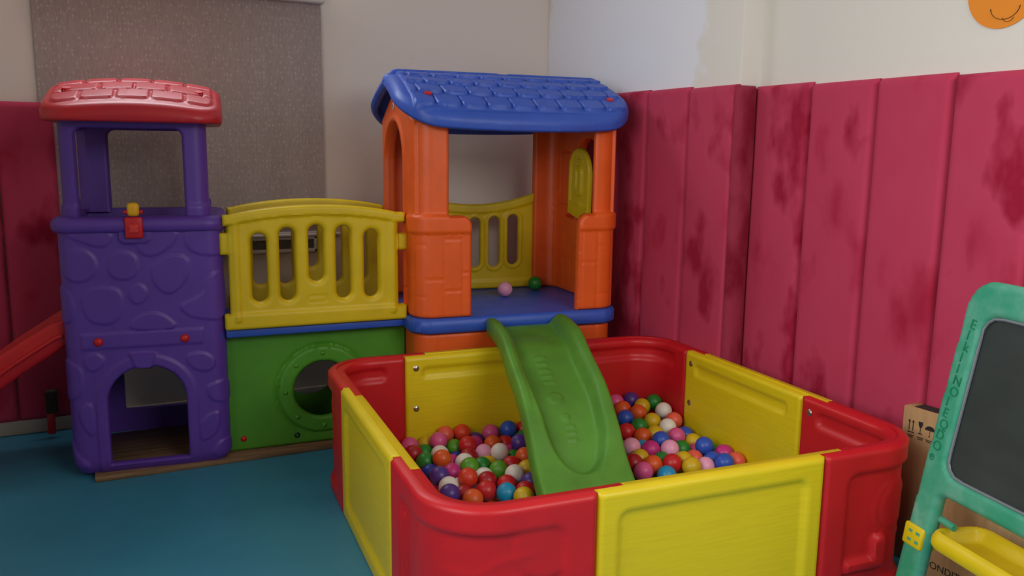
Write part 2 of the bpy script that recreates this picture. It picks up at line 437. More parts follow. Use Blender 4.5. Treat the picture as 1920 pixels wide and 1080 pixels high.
# ------------------------------------------------------------------ paper face on the wall
pf = empty('paper_smile', (XR2-.003, 1.648, 1.785)); tag(pf, 'round orange paper face with a drawn smile stuck high on the right wall', 'wall decoration')
mb = MB(); mb.lathe([(0, .001), (.113, .001), (.113, 0), (0, 0)], (0, 0, 0), (-1, 0, 0), 64); mb.build('paper_disc', M['paper'], pf, False)
mb = MB()
mb.tube([(-.0015, .045*math.cos(t)-.01, -.052+.036*math.sin(t)) for t in np.linspace(math.pi*1.02, math.pi*1.98, 20)], .002, 6, .4)
mb.tube([(-.0015, .018*math.cos(t)-.022, -.080+.016*math.sin(t)) for t in np.linspace(math.pi*1.1, math.pi*1.95, 12)], .0016, 6, .4)
mb.build('drawn_mouth', M['ink'], pf)
mb = MB(); mb.lathe([(0, .001), (.085, .001), (.085, 0), (0, 0)], (XR2-.0015, 1.50, 1.762), (-1, 0, 0), 5)
o = mb.build('paper_cutout', M['pink_paper'], None, False); tag(o, 'pink paper cut-out on the right wall, peeking out behind the orange paper face', 'wall decoration')

# ------------------------------------------------------------------ plywood base under the play set
mb = MB(); mb.box(-.089, 1.13, 3.478, 4.02, 0, .02, .0015, 1)
o = mb.build('plywood_board', M['wood']); tag(o, 'thin brown plywood board on the floor under the purple tower and green tunnel', 'board')

# ================================================================== purple tower
T0 = (-.165, 3.530); TR = -.11
tower = empty('play_tower', (T0[0], T0[1], 0), TR)
tag(tower, 'purple plastic play tower with moulded stones, arched doorway and red tiled roof', 'play tower')
P = RR(.59, .55, .06)
STONES = [
 [(-0.134, 0.978), (-0.07, 0.981), (0.033, 0.978), (0.021, 0.931), (-0.014, 0.913), (-0.073, 0.936), (-0.122, 0.957)],
 [(-0.115, 0.92), (-0.065, 0.913), (-0.03, 0.875), (-0.028, 0.827), (-0.063, 0.792), (-0.101, 0.784), (-0.146, 0.802), (-0.149, 0.865)],
 [(0.019, 0.899), (0.067, 0.906), (0.109, 0.885), (0.116, 0.836), (0.1, 0.799), (0.055, 0.785), (0.013, 0.804), (0.003, 0.841)],
 [(0.109, 0.985), (0.268, 0.986), (0.251, 0.928), (0.193, 0.886), (0.158, 0.875), (0.124, 0.889), (0.104, 0.928)],
 [(0.161, 0.839), (0.203, 0.875), (0.264, 0.887), (0.301, 0.86), (0.295, 0.799), (0.268, 0.756), (0.217, 0.72), (0.171, 0.756), (0.154, 0.807)],
 [(-0.085, 0.745), (-0.055, 0.767), (0.011, 0.766), (0.048, 0.748), (0.054, 0.688), (0.032, 0.629), (-0.017, 0.614), (-0.073, 0.632), (-0.089, 0.682), (-0.095, 0.73)],
 [(0.078, 0.757), (0.108, 0.777), (0.137, 0.759), (0.142, 0.725), (0.124, 0.697), (0.094, 0.69), (0.071, 0.719)],
 [(0.066, 0.588), (0.075, 0.626), (0.121, 0.655), (0.166, 0.66), (0.211, 0.638), (0.254, 0.584)],
 [(0.288, 0.985), (0.432, 0.985), (0.459, 0.877), (0.356, 0.874), (0.305, 0.893), (0.281, 0.932)],
 [(0.447, 0.821), (0.374, 0.806), (0.353, 0.762), (0.349, 0.729), (0.306, 0.703), (0.249, 0.685), (0.268, 0.65), (0.303, 0.625), (0.448, 0.605)],
 [(-0.20, 0.782), (-0.135, 0.759), (-0.119, 0.716), (-0.116, 0.663), (-0.139, 0.627), (-0.20, 0.624)],
 [(-0.20, 0.495), (-0.139, 0.476), (-0.104, 0.446), (-0.104, 0.369), (-0.13, 0.328), (-0.20, 0.316)],
 [(-0.1, 0.5), (-0.052, 0.511), (-0.021, 0.481), (-0.032, 0.454), (-0.072, 0.429), (-0.099, 0.456)],
 [(0.275, 0.485), (0.339, 0.488), (0.38, 0.452), (0.372, 0.412), (0.324, 0.403), (0.283, 0.427), (0.266, 0.458)],
 [(-0.113, 0.309), (-0.074, 0.31), (-0.078, 0.165), (-0.11, 0.198), (-0.134, 0.262)],
 [(0.338, 0.352), (0.454, 0.372), (0.461, 0.265), (0.372, 0.271), (0.341, 0.305)],
 [(0.309, 0.191), (0.349, 0.233), (0.392, 0.233), (0.384, 0.169), (0.355, 0.125), (0.305, 0.109)],
 [(0.346, 0.055), (0.376, 0.11), (0.454, 0.117), (0.451, 0.045), (0.383, 0.031)],
 [(-0.184, 0.177), (-0.154, 0.109), (-0.127, 0.088), (-0.091, 0.042), (-0.144, 0.04), (-0.183, 0.088)]]
STONES = [smooth_poly([(x+.165, z) for x, z in s], 2) for s in STONES]
KEY = [(.228, .497), (.323, .494), (.306, .432), (.244, .438)]
_wr = lambda s: np.where(s > P.L/2+.3, s-P.L, s)
def t_sdf(s, z):
    x = _wr(s)
    hole = np.maximum(sarch(x, z, .284, .055, .445, .144), -spoly(x, z, KEY))
    hole = np.minimum(hole, sarch(P.back_x(0, .31)+0*s-s, z, 0, .12, .50, .16))
    hole = np.minimum(hole, sarch(s-P.side_y(0, .28) if False else s-(P.r+P.c[2]+.28-P.r), z, 0, .05, .46, .17))
    return np.maximum(-hole, srect(s*0, z, -1, 1, .02, .99))
RR.side_y = lambda s, y, _=None: s.r+s.c[2]+(y-s.r)
RR.back_x = lambda s, *a: s.r+s.c[4]+(s.W-s.r-a[-1])
def t_front(s, z):
    x = _wr(s); d = np.zeros_like(s)
    front = (x > -.06) & (x < .65)
    for st in STONES:
        sd = spoly(x, z, st); d += np.where(front, raised(sd, .0055, .008)+groove(sd-.003, .002, .004), 0)
    ring = sarch(x, z, .284, -.05, .488, .186)
    d += np.where(front, raised(ring, .007, .008), 0)
    key = spoly(x, z, KEY); d = np.where(front, np.maximum(d, raised(key, .014, .008)), d)
    band = srect(x, z, .062, .50, .524, .584, .004); d += np.where(front, raised(band, .006, .007), 0)
    lt = srect(x, z, .215, .33, .93, 1.05, .025); d = np.where(front, np.maximum(d, raised(lt, .012, .008)), d)
    hole = -np.maximum(sarch(x, z, .284, .055, .445, .144), -key)
    d -= np.where(front, edge(hole, .008), 0)
    return d-.02*np.clip((.07-z)/.05, 0, 1)**2
relief('tower_wall', 0, P.L, .02, .985, .0056, P, t_front, lambda s, z: -.03+0*s, M['purple'], tower, t_sdf, True)
prof = [(.0, .972), (.012, .975), (.02, .986), (.022, 1.0), (.02, 1.015), (.010, 1.028), (-.01, 1.033), (-.05, 1.033), (-.055, 1.02), (-.055, .98), (-.04, .972)]
sweep_loop('tower_rail', P, prof, 160, M['purple'], tower)
mb = MB(); mb.box(.008, .582, .008, .542, .53, .56, .03); mb.build('tower_deck', M['blue'], tower)
U = RR(.524, .48, .05)
def u_map(s, z, d): return U(s, z, d)+np.array([.023, .03, 0])
def u_hole(s, z):
    x = np.where(s > U.L/2+.3, s-U.L, s)
    h = srect(x, z, .06, .434, 1.0, 1.366, .03)
    h = np.minimum(h, srect(s-U.side_y(0), z, .06, .42, 1.0, 1.366, .03))
    h = np.minimum(h, srect(s-U.back_x(0), z, -.445, -.128, 1.0, 1.366, .03))
    return np.minimum(h, srect(s-U.left_y(0), z, -.452, -.06, 1.0, 1.366, .03))
def u_sdf(s, z): return np.maximum(-u_hole(s, z), srect(0*s, z, -1, 1, 1.02, 1.40))
def u_front(s, z):
    sd = -u_hole(s, z)
    return .008*sst(1.076, 1.070, z)-edge(sd, .012)
relief('tower_post_frame', 0, U.L, 1.02, 1.40, .0075, u_map, u_front, lambda s, z: -.045+edge(-u_hole(s, z), .012), M['purple'], tower, u_sdf, True)
# roof
def r_sdf(s, z): return sbox(s, z*(1-.03*np.cos(s*4.0)), 0, 0, .318, .325, .11)
def r_dome(s, z): return .182-.105*np.abs(z/.325)**1.2-.035*(s/.32)**2
def r_front(s, z):
    sd = r_sdf(s, z)
    t = tilemask(s+.061, z+.276, .122, .098, .010, .12)*(z > -.276)*sst(-.030, -.042, sd)*sst(.290, .280, np.abs(s))
    return np.maximum(r_dome(s, z)-edge(sd, .028)+t, .012)
def r_back(s, z): return .004+edge(r_sdf(s, z), .03)*.5+.055*np.clip(-r_sdf(s, z)/.25, 0, 1)
roof = relief('tower_roof', -.33, .33, -.34, .34, .0052, lambda s, z, d: np.stack([s+.292, z+.265, 1.378+d], -1), r_front, r_back, M['roof_red'], tower, r_sdf)
for sx in (-.235, .235):
    mb = MB(); mb.lathe([(0, .0), (.016, .0), (.016, -.008), (0, -.008)], (.292+sx, .125, 1.378+float(r_dome(np.array(sx), np.array(-.14)))+.014), (0, -.35, 1), 20)
    mb.build('roof_bolt', M['red'], tower)
for x, z in ((.122, .552), (.432, .548)):
    mb = MB(); mb.lathe([(0, .012), (.006, .012), (.014, .008), (.017, .002), (.017, -.004), (0, -.004)], (x, -.006, z), (0, -1, 0), 24)
    mb.build('bolt_cap', M['red'], tower)
mb = MB(); mb.box(.241, .305, -.034, -.018, .952, 1.034, .008, 3); lat = mb.build('latch', M['red'], tower)
mb = MB(); mb.box(.252, .295, -.036, .0, 1.036, 1.088, .014, 4); mb.build('latch_knob', M['latch_yellow'], lat)
mb = MB(); mb.lathe([(0, 0), (.008, 0), (.008, .066), (0, .066)], (.2405, -.018, 1.052), (1, 0, 0), 16); mb.build('latch_pin', M['red'], lat)
mb = MB()
for k_ in range(4):
    a_ = math.pi/4+k_*math.pi/2
    mb.lathe([(0, .006), (.008, .005), (.0105, 0), (0, 0)], (.273+.011*math.cos(a_), -.034, .990+.011*math.sin(a_)), (0, -1, 0), 14)
mb.lathe([(0, .007), (.012, .006), (.014, 0), (0, 0)], (.273, -.034, .990), (0, -1, 0), 14)
mb.build('flower_emblem', plastic('flower_red', srgb(226, 58, 58), .4), lat)

# ------------------------------------------------------------------ red slide on the far side of the tower
def spline(pts, n):
    P_ = [Vector(p) for p in pts]; out = []
    for i in range(len(P_)-1):
        p0 = P_[max(i-1, 0)]; p1 = P_[i]; p2 = P_[i+1]; p3 = P_[min(i+2, len(P_)-1)]
        for k in range(n):
            t = k/n; out.append(.5*((2*p1)+(p2-p0)*t+(2*p0-5*p1+4*p2-p3)*t*t+(-p0+3*p1-3*p2+p3)*t**3))
    out.append(P_[-1]); return out
rs = empty('slide', (T0[0], T0[1], 0), TR); tag(rs, 'red plastic slide running down to the left from the purple tower', 'slide')
path = spline([(.0, .622), (-.045, .615), (-.10, .585), (-.25, .487), (-.42, .36), (-.60, .22), (-.72, .135), (-.80, .105), (-.86, .095)], 10)
xs = np.array([q[0] for q in path]); zs_ = np.array([q[1] for q in path]); al = np.concatenate([[0], np.cumsum(np.hypot(np.diff(xs), np.diff(zs_)))])
def rs_map(s, z, d):
    x = np.interp(z, al, xs); zz = np.interp(z, al, zs_); e = .01
    tx = np.interp(z+e, al, xs)-np.interp(z-e, al, xs); tz = np.interp(z+e, al, zs_)-np.interp(z-e, al, zs_); l = np.hypot(tx, tz)
    nx, nz = tz/l, -tx/l
    flip = np.where(nz < 0, -1, 1)
    return np.stack([x+nx*flip*d, s, zz+nz*flip*d], -1)
def rs_front(s, z):
    sd = srect(s, z, .09, .47, 0, al[-1], .02)
    tr = srect(s, z, .135, .425, -.2, al[-1]-.1, .12)
    return -edge(sd, .018)-.085*sst(.012, -.025, tr)
relief('slide_bed', .09, .47, 0, al[-1], .0085, rs_map, rs_front, lambda s, z: -.105+edge(srect(s, z, .09, .47, 0, al[-1], .02), .02), M['red'], rs)
mb = MB(); mb.tube([rs_map(np.array(.082), np.array(t), np.array(-.055)) for t in np.linspace(.02, al[-1]-.05, 40)], .008, 8)
mb.build('side_moulding', M['red'], rs)
mb = MB(); mb.box(-.035, .015, -.015, .015, .115, .225, .012, 3); o = mb.build('strap_buckle', M['strap']); o.location = (-.245, 4.12, 0)
tag(o, 'dark grey strap hanging low on the red pad left of the purple tower', 'strap')
mb = MB(); mb.box(-.033, -.001, -.010, .010, .02, .12, .006, 2); mb.build('strap_end', M['red'], o)

# ================================================================== bridge with tunnel between tower and playhouse
br = empty('play_bridge', (-.165, 3.512, 0), -.055); tag(br, 'green tunnel with round porthole and yellow slatted railings joining tower and playhouse', 'play bridge')
mb = MB(); mb.box(.588, 1.34, -.002, .50, .532, .567, .006, 2); mb.build('bridge_deck', M['blue'], br)
HX, HZ, HRd = .985, .262, .124
def tun_front(s, z):
    sd = scirc(s, z, HX, HZ, 0)
    d = .012*sst(.196, .186, sd)-.006*np.exp(-((sd-.200)/.006)**2)
    d += .010*sst(.625, .608, s)*0
    hole = HRd-sd
    return d-edge(hole, .014)-edge(srect(s, z, .58, 1.36, .02, .535, .01), .01)
for y0, nm in ((.075, 'front'), (.44, 'rear')):
    fl = 1 if nm == 'front' else -1
    o = relief('tunnel_panel', .585, 1.355, .02, .535, .0075, (lambda yy, ff: (lambda s, z, d: np.stack([s, yy-ff*d, z], -1)))(y0, fl), tun_front, C_(-.012), M['green'], br,
               lambda s, z: np.maximum(HRd-scirc(s, z, HX, HZ, 0), srect(s, z, .58, 1.36, .02, .535)))
    if nm == 'front':
        for k_ in range(8):
            a_ = math.pi/2+k_*math.pi/4; x = HX+.162*math.cos(a_); z = HZ+.162*math.sin(a_)
            mb = MB(); mb.lathe([(0, .008), (.006, .0065), (.010, .002), (.010, -.002), (0, -.002)], (x, y0-.012, z), (0, -1, 0), 16); mb.build('stud', M['green'], o)
        mb = MB(); mb.lathe([(0, .007), (.008, .006), (.013, .001), (.013, -.002), (0, -.002)], (.645, y0, .073), (0, -1, 0), 18); mb.build('bolt_cap', M['red'], br)
        mb = MB(); mb.lathe([(0, -.004), (.004, -.003), (.007, .002), (.011, .001), (.013, -.002), (0, -.006)], (.868, y0-.002, .062), (0, -1, 0), 18); mb.build('tunnel_bolt', M['dark_bolt'], br)
SL = [(.727, .675, .957), (.839, .675, .978), (.957, .75, .987), (1.070, .672, .981), (1.189, .671, .962)]
def f_top(x): return 1.034+.036*np.clip(1-((x-.957)/.345)**2, 0, 1)**.9
def fence_sdf(x, z):
    sd = np.maximum(np.abs(x-.955)-.352, np.maximum(z-f_top(x), .63-z))              # main board
    tp = np.maximum(np.abs(x-.963)-.373, np.maximum(z-f_top(x), f_top(x)-.045-z))     # top rail overhang
    body = np.maximum(np.abs(x-.957)-.349, np.maximum(z-f_top(x)+.01, .60-z))
    foot = srect(x, z, .585, 1.342, .567, .632, .006)
    tabs = np.minimum(srect(x, z, .576, .63, .873, .962, .006), srect(x, z, 1.29, 1.352, .869, .942, .006))
    sol = np.minimum(np.minimum(tp, body), np.minimum(foot, tabs))
    h = np.full(x.shape, 9.)
    for cx, a_, b_ in SL: h = np.minimum(h, sslot(x, z, cx, a_, b_, .0315))
    return np.maximum(sol, -h)
def fence_front(x, z):
    h = np.full(x.shape, 9.)
    for cx, a_, b_ in SL: h = np.minimum(h, sslot(x, z, cx, a_, b_, .0315))
    d = .012*sst(f_top(x)-.046, f_top(x)-.036, z)
    d += .010*sst(.640, .625, z)
    d += raised(srect(x, z, .625, .648, .6, 1.0, .01), .008, .012)+raised(srect(x, z, 1.268, 1.29, .6, 1.0, .01), .008, .012)
    d -= .006*(sst(.02, .0, h))*(h < .03)
    pl = srect(x, z, .920, .994, .664, .692, .012); d += groove(pl, .0035, .003)
    for px_ in (.937, .957, .977): d += groove(scirc(x, z, px_, .679, .003), .002, .003)
    tabs = np.minimum(srect(x, z, .55, .607, .85, .97, 0), srect(x, z, 1.307, 1.38, .85, .96, 0)); d -= .010*sst(.004, -.002, tabs)
    return d-edge(fence_sdf(x, z), .012)+.006
fm = None
for yy, ff, xo in ((-.012, 1, 0), (.475, -1, .052)):
    o = relief('fence_panel', .57, 1.36, .567, 1.075, .0062, (lambda yy, ff, xo: (lambda s, z, d: np.stack([s+xo, yy-ff*d, z], -1)))(yy, ff, xo), fence_front,
               lambda x, z: -.044+edge(fence_sdf(x, z), .012), M['yellow'], br, fence_sdf if ff > 0 else (lambda x, z: np.maximum(fence_sdf(x, z), x-1.30)))

# ================================================================== orange playhouse
HK = .966; H0 = (1.205*HK, 3.408*HK, CAM_H*(1-HK)); HR_ = -.10
house = empty('playhouse', H0, HR_); house.scale = (HK,)*3; tag(house, 'orange plastic playhouse on a blue deck with a blue shingled roof', 'playhouse')
HW, HD, hr = 1.0, .74, .10
HP = RR(HW, HD, hr)
relief('playhouse_deck', -.014, HW+.014, -.014, HD+.014, .012, plane_xy(0), lambda s, z: .560-edge(srect(s, z, -.012, HW+.012, -.012, HD+.012, hr), .012)+.0,
       lambda s, z: .490+edge(srect(s, z, -.012, HW+.012, -.012, HD+.012, hr), .012), M['blue'], house, lambda s, z: srect(s, z, -.012, HW+.012, -.012, HD+.012, hr))
BP = RR(HW, HD, hr)
def base_front(s, z):
    x = np.where(s > BP.L/2+.4, s-BP.L, s)
    d = -.012+groove(np.abs(x-.115), .004, .006)+groove(np.abs(x-.885), .004, .006)
    return d-edge(srect(0*s, z, -1, 1, 0, .492), .012)
relief('playhouse_base', 0, BP.L, -H0[2]/HK, .492, .012, BP, base_front, lambda s, z: -.04+0*s, M['orange'], house, None, True)
def h_xy(s):
    p_ = HP(s, 0*s, 0*s); return p_[..., 0], p_[..., 1]
c1, c2, c3, c4 = HP.side_y(hr)-math.pi*hr/4, HP.back_x(HW-hr)-math.pi*hr/4, HP.left_y(HD-hr)-math.pi*hr/4, HP.left_y(hr)+math.pi*hr/4
def h_regions(s):
    s = np.mod(s, HP.L)
    fr = (s < c1) | (s > c4); xs_ = np.where(s > c4, s-HP.L, s)
    ri = (s >= c1) & (s < c2); yr = s-HP.side_y(0)
    ba = (s >= c2) & (s < c3); xb = -(s-HP.back_x(0))
    le = (s >= c3) & (s <= c4); yl = -(s-HP.left_y(0))
    return fr, xs_, ri, yr, ba, xb, le, yl
LA = (.375, .50, 1.425, .185); RA = (.30, .955, 1.365, .14)
def h_holes(s, z):
    fr, xf, ri, yr, ba, xb, le, yl = h_regions(s)
    solf = np.minimum(np.minimum(xf-.160, srect(xf, z, -2, .262, -1, 1.016, .05)), np.minimum(.862-xf, srect(xf, z, .782, 3, -1, 1.016, .05)))
    solb = np.minimum(xb-.165, .835-xb)
    h = np.where(fr, solf, np.where(ba, solb, np.where(le, -sarch(yl, z, *LA), -sarch(yr, z, *RA))))
    return h                                                     # < 0 is solid
def h_top(s):
    x, y = h_xy(s); return 1.40+.47*np.clip(np.minimum(y, HD-y)+.02, 0, 1)
def h_sdf(s, z): return np.maximum(h_holes(s, z), np.maximum((z-h_top(s))*.86, .562-z))
def planks(x, z, x0, tw):
    d = groove(np.abs(np.mod(x-x0, tw)-tw/2)-0, .003, .0045)
    col = np.floor((x-x0)/tw-.5)
    zz = z-.62-.11*np.mod(col*1.618, 3); d = d+groove(np.abs(np.mod(zz, .23)-.115), .003, .0045)*(np.mod(x-x0-tw/2, tw) > 0)
    ux = np.mod(x-x0-tw/2, tw); uz = np.abs(np.mod(zz, .23)-.115)
    for ox in (.016, tw-.016): d = d+raised(np.hypot(ux-ox, uz-.014)-.003, .003, .003)
    return d
def h_front(s, z):
    fr, xf, ri, yr, ba, xb, le, yl = h_regions(s)
    d = np.zeros_like(s)
    low = z < .938
    d += np.where(low, planks(np.where(fr, xf, np.where(ri, yr, np.where(ba, xb, yl))), z, .012, .083), 0)
    d += .010*sst(.936, .944, z)*sst(1.020, 1.010, z)*np.where(fr | ri | ba, 1, sst(.14, .12, yl)+sst(.61, .63, yl))
    d -= .012*sst(1.012, 1.024, z)*np.where(fr, 1, 0)*sst(-.06, .02, xf)*sst(1.06, .98, xf)
    for y_, hh, reg in ((yl, LA, le), (yr, RA, ri)):
        a_ = sarch(y_, z, *hh); d += np.where(reg, .010*sst(.036, .026, a_)*sst(.0, .012, a_), 0)
    return d-edge(h_sdf(s, z), .012)
def h_back(s, z):
    fr, xf, ri, yr, ba, xb, le, yl = h_regions(s)
    d = np.where((z < .938) & ri, planks(yr, z, .012, .083), 0)
    sd = srect(yr, z, .50, .62, 1.04, 1.30, .012); d += np.where(ri, groove(sd, .006, .005), 0)
    sd = srect(yr, z, .485, .635, 1.025, 1.045, .005); d += np.where(ri, raised(sd, .008, .006), 0)
    d += np.where(ri, groove(np.abs(z-1.0), .004, .004)+groove(np.abs(z-.945), .004, .004), 0)
    return -.045+edge(h_sdf(s, z), .012)-d
for sa, sb in ((.5, HP.back_x(.5)), (HP.back_x(.5), HP.L+.5)): relief('playhouse_wall', sa, sb, .56, 1.66, .0072, HP, h_front, h_back, M['orange'], house, h_sdf)
# back railing
def rl_top(x): return 1.018+.058*((x-.5)/.335)**2
RS = [(.285, .69, .93), (.392, .68, .945), (.50, .68, .945), (.61, .68, .95), (.718, .69, .96)]
def rl_hole(x, z):
    h = np.full(x.shape, 9.)
    for c_, a_, b_ in RS: h = np.minimum(h, sslot(x, z, c_, a_, b_, .030))
    return h
def rl_sdf(x, z): return np.maximum(np.maximum(np.abs(x-.5)-.337, np.maximum(z-rl_top(x), .562-z)), -rl_hole(x, z))
def rl_front(x, z):
    h = rl_hole(x, z)
    return .012*sst(rl_top(x)-.055, rl_top(x)-.042, z)+.008*sst(.026, .016, h)+.006*sst(.615, .60, z)-edge(rl_sdf(x, z), .012)
relief('railing', .16, .84, .562, 1.08, .0065, plane_xz(.705), rl_front, lambda x, z: -.024+edge(rl_sdf(x, z), .01), M['yellow'], house, rl_sdf)
# shutter hanging in the right-hand arch
def sh_sdf(x, z): return sarch(x, z, 0, -.175, .185, .122)
def sh_front(x, z):
    d = .010*sst(-.018, -.026, sarch(x, z, 0, -.12, .19, .122))*-1
    d += .014*sst(.0, -.008, srect(x, z, -.044, .044, -.06, .10, .04))-.008*sst(.0, -.006, srect(x, z, -.024, .024, -.02, .085, .02))
    d += raised(srect(x, z, -.03, .03, .115, .128, .005), .008, .006)+raised(srect(x, z, -.03, .03, -.105, -.09, .005), .008, .006)
    return d-edge(sh_sdf(x, z), .010)
_t = math.radians(9)
def sh_map(s, z, d):
    y = .315-s*math.cos(_t)-z*math.sin(_t); zz = 1.135-s*math.sin(_t)+z*math.cos(_t)
    return np.stack([.925-d-.02*(z+.175)/.36, y, zz], -1)
relief('shutter', -.125, .125, -.18, .19, .006, sh_map, sh_front, C_(-.022), M['yellow'], house, sh_sdf)
mb = MB(); mb.lathe([(0, 0), (.010, 0), (.010, .03), (0, .03)], (.92, .408, .975), (0, 1, 0), 14); mb.build('shutter_pin', M['red'], house)
# roof: two shingled slabs
SLP = math.atan(.47); ce, se = math.cos(SLP), math.sin(SLP); RLEN = .508
def hr_bow(s):
    t = np.clip(np.abs(s-.505)/.575, 0, 1); return .030*t**2+.055*t**6
def hr_bulge(z):
    t = np.clip(z/RLEN, 0, 1); return .115*t*(1-t)
def hr_sdf2(s, z):
    z = (z-hr_bow(s))
    b_ = sbox(s, z, .505, RLEN/2+.06, .575-.020*np.clip(z/RLEN, 0, 1), RLEN/2+.06, .17)
    return np.maximum(b_, z-RLEN+hr_bow(s))
def hr_front(s, z):
    sd = hr_sdf2(s, z)
    inn = sbox(s, z, .505, .295, .500, .232, .03)
    t = tilemask(s+.02, z-.060-.5*hr_bow(s), .114, .106, .017)*(z-.060-.5*hr_bow(s) > 0)*sst(.003, -.004, inn)
    t += .006*sst(.004, -.004, inn)
    return t-edge(sd, .05)+hr_bulge(z)+.010*sst(RLEN-.03, RLEN-.012, z)
def hr_back(s, z): return -.066+hr_bulge(z)+edge(hr_sdf2(s, z), .02)+.035*sst(-.03, -.06, hr_sdf2(s, z))
YE, ZE = -.085, 1.433
for ff in (1, -1):
    def rmap(s, z, d, ff=ff):
        y = YE+z*ce-d*se; zz = ZE+z*se+d*ce
        if ff < 0: y = HD-y
        return np.stack([s, y, zz], -1)
    ro = relief('roof_panel', -.08, 1.09, 0, RLEN, .0044, rmap, hr_front, hr_back, M['blue'], house, hr_sdf2)
    if ff > 0:
        for x_, z_ in ((.075, .165), (.945, .165)):
            p_ = rmap(np.array(x_), np.array(z_), np.array(.018+float(hr_bulge(z_))))
            mb = MB(); mb.lathe([(0, .001), (.017, .001), (.017, -.01), (0, -.01)], tuple(p_), (0, -se, ce), 18); mb.build('roof_bolt', M['red'], ro)
zr = ZE+RLEN*se; yr_ = HD/2
for x0, x1, yo, zo in ((-.012, .53, .014, .0), (.53, 1.022, -.002, -.002)):
    mb = MB(); mb.tube([(x0, yr_+yo, zr+zo-.016), (x0+.012, yr_+yo, zr+zo-.003), (x0+.03, yr_+yo, zr+zo), (x1-.03, yr_+yo, zr+zo), (x1-.012, yr_+yo, zr+zo-.003), (x1, yr_+yo, zr+zo-.016)], .022, 12, .8); mb.build('ridge_cap', M['blue'], house)
mb = MB(); mb.lathe([(0, .002), (.016, .002), (.017, 0), (0, 0)], (-.002, .385, 1.497), (-1, 0, 0), 24); stk = mb.build('sticker', M['sticker'], house)
mb = MB(); mb.lathe([(.004, .0008), (.008, .0008), (.008, 0), (.004, 0)], (-.0042, .385, 1.499), (-1, 0, 0), 16); mb.box(-.0052, -.004, .377, .393, 1.4855, 1.489, 0); mb.build('sticker_print', M['grey_glass'], stk)

# ================================================================== green slide into the pit
gs = empty('slide', H0, HR_); gs.scale = (HK,)*3; tag(gs, 'green plastic slide leading from the blue deck down into the ball pit', 'slide')
path = spline([(-.02, .545), (-.088, .552), (-.2, .55), (-.33, .532), (-.49, .464), (-.69, .386), (-.825, .295), (-.91, .213), (-1.0, .152), (-1.08, .118), (-1.16, .10)], 10)
gv = np.array([q[0] for q in path]); gz = np.array([q[1] for q in path]); gl = np.concatenate([[0], np.cumsum(np.hypot(np.diff(gv), np.diff(gz)))]); GL = gl[-1]
l_of_v = lambda v: float(np.interp(-v, -gv, gl))
def gs_map(s, z, d):
    v = np.interp(z, gl, gv); zz = np.interp(z, gl, gz); e = .02
    tv = np.interp(z+e, gl, gv)-np.interp(z-e, gl, gv); tz = np.interp(z+e, gl, gz)-np.interp(z-e, gl, gz); l = np.hypot(tv, tz)+1e-9
    nv, nz = tz/l, -tv/l                                    # up-facing normal since tv < 0
    uL = .315+.13*(v+.088); uR = .692+.14*(v+.088)
    return np.stack([uL+(uR-uL)*(s/.42), v+nv*d, zz+nz*d], -1)
le_, ls_ = l_of_v(-.965), l_of_v(-.79)
TRP = [(.058, -.1), (.056, ls_*.35), (.062, ls_*.8), (.078, ls_)]
for k_ in range(1, 12):
    a_ = math.pi/2*k_/12; TRP.append((.213-.135*math.cos(a_), ls_+(le_-ls_)*math.sin(a_)))
TRP.append((.218, le_))
for k_ in range(11, 0, -1):
    a_ = math.pi/2*k_/12; TRP.append((.223+.135*math.cos(a_), ls_+(le_-ls_)*math.sin(a_)))
TRP += [(.358, ls_), (.366, ls_*.8), (.364, ls_*.35), (.362, -.1)]
def gs_sd(s, z): return srect(s, z, 0, .42, 0, GL, .012)
def gs_front(s, z):
    tr = spoly(s, z, TRP)
    d = -edge(gs_sd(s, z), .018)-.058*sst(.010, -.036, tr)*(.55+.45*sst(.0, .18, z))
    d += .010*(sst(.052, .03, s)+sst(.368, .39, s))*sst(ls_*1.05, ls_*.7, z)
    b0 = l_of_v(-.40)
    for i in range(5): d += raised(srect(s, z, .158, .212, b0+.040*i, b0+.018+.040*i, .006), .005, .007)
    c0 = l_of_v(-.655); d += raised(scirc(s, z, .183, c0, .036), .006, .012)
    c1 = l_of_v(-.755); d += raised(scirc(s, z, .203, c1, .020), .005, .010)
    for i in range(3): d += raised(srect(s, z, .190, .236, c1+.04+.032*i, c1+.052+.032*i, .005), .005, .006)
    return d
relief('slide_bed', 0, .42, 0, GL, .007, gs_map, gs_front, lambda s, z: -.078+edge(gs_sd(s, z), .016), M['slide'], gs)

# ================================================================== ball pit
PK = (1.3-.47)/(1.3-.4824)
PIT0 = (.62504*PK, 1.64432*PK); PITR = -.06878
PA, PBL, PT, PH, PD = .41471*PK, .70338*PK, .064*PK, .47, .0899*PK
PW = 2*PA+PBL; PR = .19
pit = empty('ball_pit', (PIT0[0], PIT0[1], 0), PITR); tag(pit, 'square red and yellow plastic ball pit standing in front of the playhouse', 'ball pit')
PP = RR(PW, PW, PR)
seams = [PA, PA+PBL, PP.side_y(PA), PP.side_y(PA+PBL), PP.back_x(PW-PA), PP.back_x(PA), PP.left_y(PW-PA), PP.left_y(PA), PP.L+PA]
def swirl(cx, cz, r0, r1, a0, a1, n=16): return [(cx+(r0+(r1-r0)*t)*math.cos(a0+(a1-a0)*t), cz+(r0+(r1-r0)*t)*math.sin(a0+(a1-a0)*t)) for t in np.linspace(0, 1, n)]
